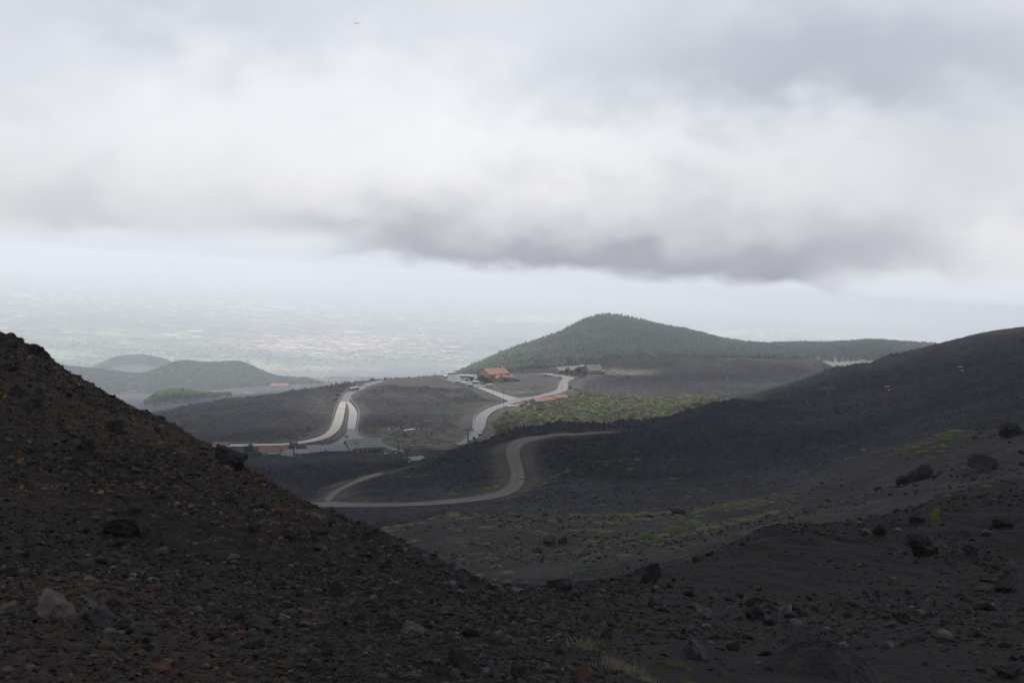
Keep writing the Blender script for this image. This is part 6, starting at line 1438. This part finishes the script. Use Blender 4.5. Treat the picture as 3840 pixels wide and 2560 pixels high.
# ------------------------------------------------------------------ poles, masts, boards, walls, people
POLES = [(1773, 1461, 1428, .11, 'wooden_pole', 'pole', 'pole at the front edge of the car park by the blue minibus'), (1849, 1482, 1455, .12, 'wooden_pole', 'pole', 'short pole on the light branch road'), (1889, 1527, 1462, .13, 'wooden_pole', 'pole', 'tall pole at the road just before the junction'), (1957, 1506, 1479, .13, 'wooden_pole', 'pole', 'pole with an insulator at the junction'),
         (2107, 1475, 1440, .13, 'wooden_pole', 'pole', 'pole on the outside of the road bend'), (2155, 1430, 1400, .13, 'wooden_pole', 'pole', 'left one of the twin poles by the lava edge'), (2159, 1433, 1402, .13, 'wooden_pole', 'pole', 'right one of the twin poles by the lava edge'), (1655, 1405, 1390, .10, 'street_lamp', 'street lamp', 'lamp at the left tip of the car park'),
         (1665, 1403, 1385, .10, 'street_lamp', 'street lamp', 'lamp behind the leftmost coach'), (1693, 1397, 1381, .10, 'street_lamp', 'street lamp', 'lamp behind the campers'), (1725, 1395, 1377, .10, 'street_lamp', 'street lamp', 'lamp above the back row of campers'), (1700, 1437, 1417, .10, 'street_lamp', 'street lamp', 'lamp in front of the campers on the ash edge'),
         (1755, 1447, 1425, .10, 'street_lamp', 'street lamp', 'lamp between the two front campers and the minibus'), (2333 - 700, 1630, 1600, .1, 'wooden_pole', 'pole', 'thin pole on the slope left of the asphalt road'), (1530, 1618, 1598, .1, 'wooden_pole', 'pole', 'thin pole beside the pale strip on the slope'), (1215, 1668, 1650, .09, 'wooden_pole', 'pole', 'thin pole at the verge under the dark pylon')]
for px, row, top, r, nm, cat, lab in POLES:
    g = here(px, row, 850); H = (row - top) * g[1] / F; root = empty(nm, g, 0, lab, cat, 'poles and lamps along the roads'); MB().tube((0, 0, -.5), (0, 0, H), r, r * .8, 6).build('post', M_['dark_wood' if nm == 'wooden_pole' else 'dark_steel'], root)
    if nm == 'street_lamp': MB().box(-.5, -.3, H, .5, .3, H + .35).build('lamp_head', M_['dark_steel'], root)
    else: MB().box(-.6, -.08, H - .6, .6, .08, H - .45).build('cross_bar', M_['dark_wood'], root)
def mast(px, row, top, ym, lab, w=.9, paint=('white_paint', 'steel'), name='radio_mast', cat='radio mast'):
    g = here(px, row, ym); H = (row - top) * g[1] / F; root = empty(name, g, 0, lab, cat); m = MB()
    for sx, sy in ((-1, -1), (1, -1), (1, 1), (-1, 1)): m.tube((sx * w / 2, sy * w / 2, -1), (sx * w * .16, sy * w * .16, H), w * .1, w * .07, 5)
    n = max(5, int(H / 2.2))
    for j in range(n):
        z0, z1 = H * j / n, H * (j + 1) / n; f0, f1 = w / 2 * (1 - .68 * j / n), w / 2 * (1 - .68 * (j + 1) / n)
        for a, b in (((-1, -1), (1, -1)), ((1, -1), (1, 1)), ((1, 1), (-1, 1)), ((-1, 1), (-1, -1))): m.tube((a[0] * f0, a[1] * f0, z0), (b[0] * f1, b[1] * f1, z1), w * .05, w * .05, 4)
    m.build('lattice', M_[paint[1]], root); MB().tube((0, 0, H * .97), (0, 0, H * 1.06), w * .12, w * .1, 6).build('antenna', M_[paint[0]], root)
    for z in (.55, .75, .9): MB().tube((w * .3, -w * .4, H * z), (w * .3, -w * .5, H * z), w * .4, w * .35, 10).build('dish', M_['white_paint'], root)
mast(2075, 1388, 1320, 1500, 'tall thin mast left of the grey roofed lodge'); mast(1912, 1400, 1362, 1560, 'lattice antenna mast right of the peach hotel', 1.3, ('steel', 'dark_steel'))
mast(2272, 1186, 1163, 2600, 'pale tapering tower on the top of the wooded hill', 3.0, ('white_paint', 'steel'), 'hill_tower', 'tower'); mast(3273, 1290, 1255, 2600, 'thin mast rising from the distant wooded ridge', .8, ('dark_steel', 'rust_steel'))
mast(1836, 1310 + 75, 1345, 2150, 'thin mast in the trees behind the peach hotel', .7, ('dark_steel', 'dark_steel'))
for px, row, c, lab in [(1438, 1617, 'sign_yellow', 'yellow billboard on posts below the lava field'), (1457, 1619, 'white_paint', 'white billboard with blue edge beside the yellow one')]:
    g = here(px, row, 900); root = empty('billboard', g, -6, lab, 'billboard'); b = MB(); b.box(-1.4, -.08, .9, 1.4, .05, 3.2); b.build('panel', M_[c], root)
    for x in (-1.1, 1.1): MB().box(x - .08, .06, -.5, x + .08, .2, 3.0).build('post', M_['timber'], root)
    t = MB()
    if c == 'sign_yellow':
        for i in range(3): t.box(-1.1, -.12, 2.6 - i * .5, 1.1 - .3 * i, -.085, 2.75 - i * .5)
        t.build('writing', M_['orange_paint'], root)
    else:
        t.box(-1.1, -.12, 2.1, -.2, -.085, 2.4); t.box(.1, -.12, 1.9, .9, -.085, 2.15); t.box(-.9, -.12, 1.5, .2, -.085, 1.65); t.build('writing', M_['black_metal'], root); MB().box(-1.62, -.1, .9, -1.41, .05, 3.2).build('edge_strip', M_['sign_blue'], root)
g = here(1362, 1630, 900); root = empty('road_sign', g, 0, 'small blue road sign on the verge right of the pale road', 'road sign'); MB().tube((0, 0, -.3), (0, 0, 2.4), .06).build('post', M_['steel'], root); MB().box(-.35, -.05, 1.4, .35, .02, 2.6).build('panel', M_['sign_blue'], root); MB().box(-.12, -.09, 1.6, .12, -.055, 2.3).build('symbol', M_['white_paint'], root)

def person(px, row, h, yaw, lab, shirt=(0.03, 0.03, 0.04), ymin=900):
    bm = bpy.data.meshes.new('person'); s = h / 1.75
    J = [(0, 0, .95), (0, 0, 1.18), (0, 0, 1.42), (0, 0, 1.52), (0, 0.01, 1.62), (0, .01, 1.72), (-.1, 0, .9), (-.11, .03, .5), (-.11, -.02, .08), (-.11, .12, .04), (.1, 0, .9), (.12, -.06, .5), (.13, -.14, .1), (.13, -.02, .04), (-.19, 0, 1.4), (-.25, 0, 1.15), (-.24, .07, .9), (.19, 0, 1.4), (.25, 0, 1.15), (.24, .07, .9)]
    E = [(0, 1), (1, 2), (2, 3), (3, 4), (4, 5), (0, 6), (6, 7), (7, 8), (8, 9), (0, 10), (10, 11), (11, 12), (12, 13), (2, 14), (14, 15), (15, 16), (2, 17), (17, 18), (18, 19)]
    R_ = [.15, .14, .15, .055, .1, .08, .1, .07, .05, .045, .1, .07, .05, .045, .07, .045, .035, .07, .045, .035]
    bm.from_pydata([(x * s, y * s, z * s) for x, y, z in J], E, []); o = bpy.data.objects.new('person', bm); link(o)
    sk = o.modifiers.new('skin', 'SKIN'); lay = bm.skin_vertices[0].data if bm.skin_vertices else None
    if lay is None: bm.skin_vertices  # layer comes with the modifier below
    import bmesh
    b2 = bmesh.new(); b2.from_mesh(bm); ly = b2.verts.layers.skin.verify(); b2.verts.ensure_lookup_table()
    for i, v in enumerate(b2.verts): v[ly].radius = (R_[i] * s, R_[i] * s); v[ly].use_root = (i == 0)
    b2.to_mesh(bm); b2.free(); sb = o.modifiers.new('sub', 'SUBSURF'); sb.levels = 1; sb.render_levels = 1
    bm.materials.append(M_['cloth_dark']); g = here(px, row, ymin); o.location = (g[0], g[1], g[2] + .25); o.rotation_euler = (0, 0, math.radians(yaw)); tag(o, lab, 'person')
person(1898, 1504, 1.85, 120, 'person in dark clothes walking on the light branch road', ymin=1250); person(1966, 1499, 1.85, 90, 'person in dark clothes standing on the road by the garages', ymin=1250); person(1308, 1668, 1.8, 60, 'person in dark clothes behind the station roof', ymin=900)

# kerb walls of lava blocks along the roads (gapped parapets)
def parapet(pts, h, w, gap, lab, ymin=850, mt='lava_block', cap='concrete', seg=3.2):
    q = resample(pts, 90); P = np.array([hit(a, b, ymin)[:2] for a, b in q]); P = smooth_pl(P, 3); P = resample(P, int(max(8, np.hypot(*np.diff(P, axis=0).T).sum() / seg)))
    z = gz(P[:, 0], P[:, 1]); m = MB()
    for i in range(len(P) - 1):
        if gap and i % (gap + 1) == gap: continue
        a, b = P[i], P[i + 1]; d = b - a; d = d / (np.linalg.norm(d) + 1e-9); n = np.array([-d[1], d[0]]) * w / 2
        V = [(*(a - n), z[i] - .6), (*(b - n), z[i + 1] - .6), (*(b + n), z[i + 1] - .6), (*(a + n), z[i] - .6), (*(a - n), z[i] + h), (*(b - n), z[i + 1] + h), (*(b + n), z[i + 1] + h), (*(a + n), z[i] + h)]
        m.add(V, [(0, 3, 2, 1), (4, 5, 6, 7), (0, 1, 5, 4), (1, 2, 6, 5), (2, 3, 7, 6), (3, 0, 4, 7)], 0)
        if cap:
            V2 = [(x, y, zz + h + .6 - .6 * 0) if k < 4 else (x, y, zz + .12) for k, (x, y, zz) in enumerate(V)]
            m.add([(x, y, zz) for x, y, zz in [(V[4 + j][0], V[4 + j][1], V[4 + j][2] + .003) for j in range(4)] + [(V[4 + j][0], V[4 + j][1], V[4 + j][2] + .14) for j in range(4)]], [(0, 3, 2, 1), (4, 5, 6, 7), (0, 1, 5, 4), (1, 2, 6, 5), (2, 3, 7, 6), (3, 0, 4, 7)], 1)
    return tag(m.build('roadside_wall', [M_[mt], M_[cap or mt]]), lab, 'wall', None, 'thing')
parapet(r1([(345, 884), (600, 882), (900, 874), (1090, 850), (1240, 805), (1305, 765), (1335, 700), (1348, 640), (1362, 575), (1385, 530), (1405, 490), (1440, 440), (1480, 405)]), .6, .5, 0, 'long pale edged wall on the outer side of the white road')
parapet(r1([(380, 926), (600, 922), (900, 916), (1120, 892), (1280, 858)]), .8, .6, 2, 'dashed row of black wall blocks below the white road')
parapet(r1([(1455, 762), (1462, 700), (1472, 640), (1476, 590), (1474, 556)]), .9, .8, 1, 'dashed lava block divider between the two arms of the white road', seg=2.4)
parapet(r1([(1455, 768), (1430, 810), (1390, 850), (1320, 885), (1250, 915), (1185, 938)]), .8, .6, 1, 'dashed wall curving beside the asphalt apron')
parapet(r1([(1505, 470), (1515, 500), (1560, 545), (1585, 590), (1580, 680), (1560, 760), (1575, 800), (1640, 832), (1740, 858)]), .8, .6, 0, 'lava wall on the right side of the white road')
parapet(r2([(510, 930), (512, 850), (516, 800), (540, 755), (600, 708), (700, 658), (800, 625), (880, 602)]), .8, .6, 0, 'low wall on the outer side of the asphalt road')
parapet(r2([(310, 1076), (400, 1024), (450, 985), (500, 935)]), .8, .6, 0, 'low wall along the lowest visible part of the asphalt road')
parapet(r2([(600, 960), (645, 880), (650, 820), (672, 775), (720, 730), (800, 682)]), .8, .6, 0, 'low wall on the inner side of the asphalt road')
parapet(r2([(160, 335), (165, 352), (195, 372), (240, 385), (300, 402)]), .8, .5, 0, 'pale kerb around the tip of the car park', mt='concrete')
parapet(r2([(730, 415), (760, 455), (805, 480), (855, 482), (930, 512), (1000, 525), (1060, 520)]), .25, .5, 0, 'thin pale pipe wall snaking over the lava island', mt='concrete', cap=None)
parapet(r1([(1770, 838), (1860, 800), (1960, 740), (2040, 712), (2140, 705), (2260, 665), (2400, 640)]), .3, .4, 0, 'thin pale pipeline crossing the slope', mt='concrete', cap=None)
m = r1([(2000, 768), (2060, 755), (2130, 748), (2140, 754), (2080, 764)]); parapet(r1([(2000, 768), (2060, 757), (2135, 750)]), .3, 2.0, 0, 'bright white plank like strip lying on the slope', mt='white_paint', cap=None)

# distant single houses beyond the left lava field
small_house(1017, 1455, 8, 44, 24, 4.5, 6, 'peach_plaster', 'terracotta', 'large red roofed building on the far lava left of the coach road', ymin=2300); small_house(482, 1476, 4, 20, 10, 3, 3.4, 'white_paint', 'terracotta', 'tiny red roofed house at the foot of the left hills', ymin=2600)
small_house(3008, 1326, 3, 10, 8, 3, 3, 'peach_plaster', 'terracotta', 'faint red house in the woods left of the pair', ymin=2300); small_house(3055, 1326, 0, 8.5, 7, 3, 3, 'peach_plaster', 'terracotta', 'faint red house in the woods right of the pair', ymin=2300)
g = here(870, 1474, 2000); parapet([(862, 1474), (905, 1472), (950, 1473)], .8, 3.0, 0, 'thin bright strip of road on the far lava', 2000, 'white_paint', None, 12)
small_house(860, 1471, 0, 10, 8, 3, 1.6, 'grey_plaster', 'grey_slate', 'small flat grey house at the end of the bright strip', ymin=2000)
parapet(r1([(695, 347), (760, 340), (850, 338), (905, 338)]), .5, 5, 0, 'faint road left of the far red roofed building', 2300, 'concrete', None, 14); parapet(r1([(965, 345), (1010, 350), (1025, 360), (1000, 373), (985, 375)]), .5, 5, 0, 'faint road loop right of the far red roofed building', 2300, 'concrete', None, 14)

# bird
g = AT(1338, 89); y = 120; root = empty('bird', (float(g[0]) * y, y, float(g[1]) * y), 15, 'tiny dark bird gliding high in the cloudy sky', 'bird')
b = MB(); b.add([(-.02, .17, 0), (.05, .05, .03), (.04, -.12, 0), (-.02, -.24, 0), (-.09, -.12, 0), (-.09, .05, .03), (-.02, .05, -.04), (-.02, -.1, -.03)], [(0, 1, 5), (1, 2, 4, 5), (2, 3, 4), (0, 6, 1), (0, 5, 6), (1, 6, 7, 2), (5, 4, 7, 6), (2, 7, 3), (4, 3, 7)]); b.build('body', M_['feather'], root)
for s in (-1, 1): MB().add([(s * .04, .05, .0), (s * .26, .08, .07), (s * .42, -.06, .04), (s * .24, -.06, .06), (s * .04, -.09, .0), (s * .04, 0, -.015), (s * .25, 0, .05)], [(0, 1, 3, 4), (1, 2, 3), (0, 5, 6, 1), (4, 3, 6, 5), (1, 6, 2), (2, 6, 3)]).build('wing', M_['feather'], root)

# ------------------------------------------------------------------ towns on the plain
CL = [  # centre px,row, spread x,y, count, big?
 (1250, 1275, 300, 30, 300, 0), (1420, 1300, 260, 26, 170, 0), (1150, 1310, 420, 34, 160, 0), (1040, 1300, 110, 14, 90, 0), (880, 1320, 200, 16, 80, 0), (620, 1325, 130, 16, 30, 0), (330, 1285, 70, 10, 26, 0), (1650, 1340, 150, 20, 24, 0), (1330, 1350, 160, 22, 26, 0), (1500, 1260, 300, 26, 120, 0),
 (780, 1080, 300, 22, 900, 1), (1060, 1085, 150, 16, 320, 1), (500, 1060, 260, 16, 160, 1), (1000, 1160, 500, 26, 200, 1), (300, 1120, 300, 30, 100, 1), (2080, 1200, 190, 14, 420, 1), (1900, 1205, 160, 12, 140, 1), (3420, 1278, 180, 10, 420, 1), (3200, 1270, 200, 10, 160, 1), (2900, 1250, 260, 14, 140, 1), (2700, 1262, 120, 8, 60, 1), (1500, 1180, 500, 40, 160, 1), (3300, 1215, 420, 16, 90, 1)]
def towns():
    rng = np.random.default_rng(91); items = []
    for cx, cy, sx, sy, n, big in CL:
        for _ in range(n):
            px, row = cx + rng.normal() * sx * .5, cy + rng.normal() * sy * .55
            y = 3600e3 / max(row - 915 - .062 * px, 40)
            if y < 7200 or y > 60000: continue
            items.append((px, row, y, big, rng.random(), rng.random()))
    items.sort(key=lambda t: t[2]); xs = np.array([(t[0] - 1920) / F * t[2] for t in items]); ys = np.array([t[2] for t in items]); zs = np.empty(len(xs))
    for i in range(0, len(xs), 50000): zs[i:i + 50000] = height(xs[i:i + 50000], ys[i:i + 50000])
    protos = []
    for wm, rm in (('white_paint', 'terracotta'), ('peach_plaster', 'terracotta'), ('white_paint', 'pale_sheet'), ('yellow_plaster', 'terracotta')):
        r = empty('house', (0, -500, 0)); gable_house(r, 16, 11, 6, 3.2, M_[wm], M_[rm], .6, -4); protos.append(r)
    m = MB(); done = [False] * 4
    for i, t in enumerate(items):
        k_ = int(t[4] * 4); sc = (0.8 + 1.0 * t[5]) * (1.0 if not t[3] else 1.6)
        if i < 190:
            o = protos[k_] if not done[k_] else copy_tree(protos[k_]); done[k_] = True
            o.location = (xs[i], ys[i], zs[i]); o.rotation_euler = (0, 0, t[5] * 6.28); o.scale = (sc,) * 3
            kind = ('white house with a red roof', 'pinkish house with a red roof', 'white house with a pale flat looking roof', 'yellowish house with a red roof')[k_]
            tag(o, kind + ' among the trees of the hazy plain', 'house', 'houses scattered over the hazy plain')
        else:
            w, d, h = 15 * sc, 12 * sc, (6 if not t[3] else 16) * sc * .8; x, y, z = xs[i], ys[i], zs[i]
            m.box(x - w, y - d, z - 8, x + w, y + d, z + h, 0); m.box(x - w * 1.04, y - d * 1.04, z + h + .05, x + w * 1.04, y + d * 1.04, z + h + 3, 1 if t[4] < (.75 if not t[3] else .35) else 0)
    for j, d in enumerate(done):
        if not d: bpy.data.objects.remove(protos[j])
    tag(m.build('town', [mat('pale_wall', (0.80, 0.77, 0.72), .8, .15, .01), mat('town_roof', (0.62, 0.36, 0.25), .9, .2, .01)]), kind='stuff')
    # pale fields, greenhouses and quarries
    m = MB()
    for _ in range(230):
        px, row = rng.uniform(-100, 3800), 0; row = 915 + .062 * px + rng.uniform(75, 330) ** 1.0
        y = 3600e3 / (row - 915 - .062 * px); x = (px - 1920) / F * y
        if y < 9000: continue
        w, d = rng.uniform(25, 200) * (y / 24000) ** 1.3, rng.uniform(40, 220) * (y / 24000) ** 1.3; a = rng.uniform(-.25, .25); ca, sa_ = math.cos(a), math.sin(a)
        P = [(x + ca * u - sa_ * v, y + sa_ * u + ca * v) for u, v in ((-w, -d), (w, -d * .8), (w * .9, d), (-w * 1.1, d * .9))]; zz = float(height(np.array([x]), np.array([y]))[0]) + 14
        m.add([(p[0], p[1], zz + HX * (p[0] - x) + HY * (p[1] - y) - 10) for p in P] + [(p[0], p[1], zz + HX * (p[0] - x) + HY * (p[1] - y)) for p in P], [(4, 5, 6, 7), (0, 1, 5, 4), (1, 2, 6, 5), (2, 3, 7, 6), (3, 0, 4, 7)], int(rng.random() < .45))
    tag(m.build('fields', [mat('dry_field', (0.55, 0.46, 0.30), .95, .2, .01), mat('sheet_greenhouse', (0.78, 0.76, 0.72), .7, .1, .01)]), kind='stuff')
towns()
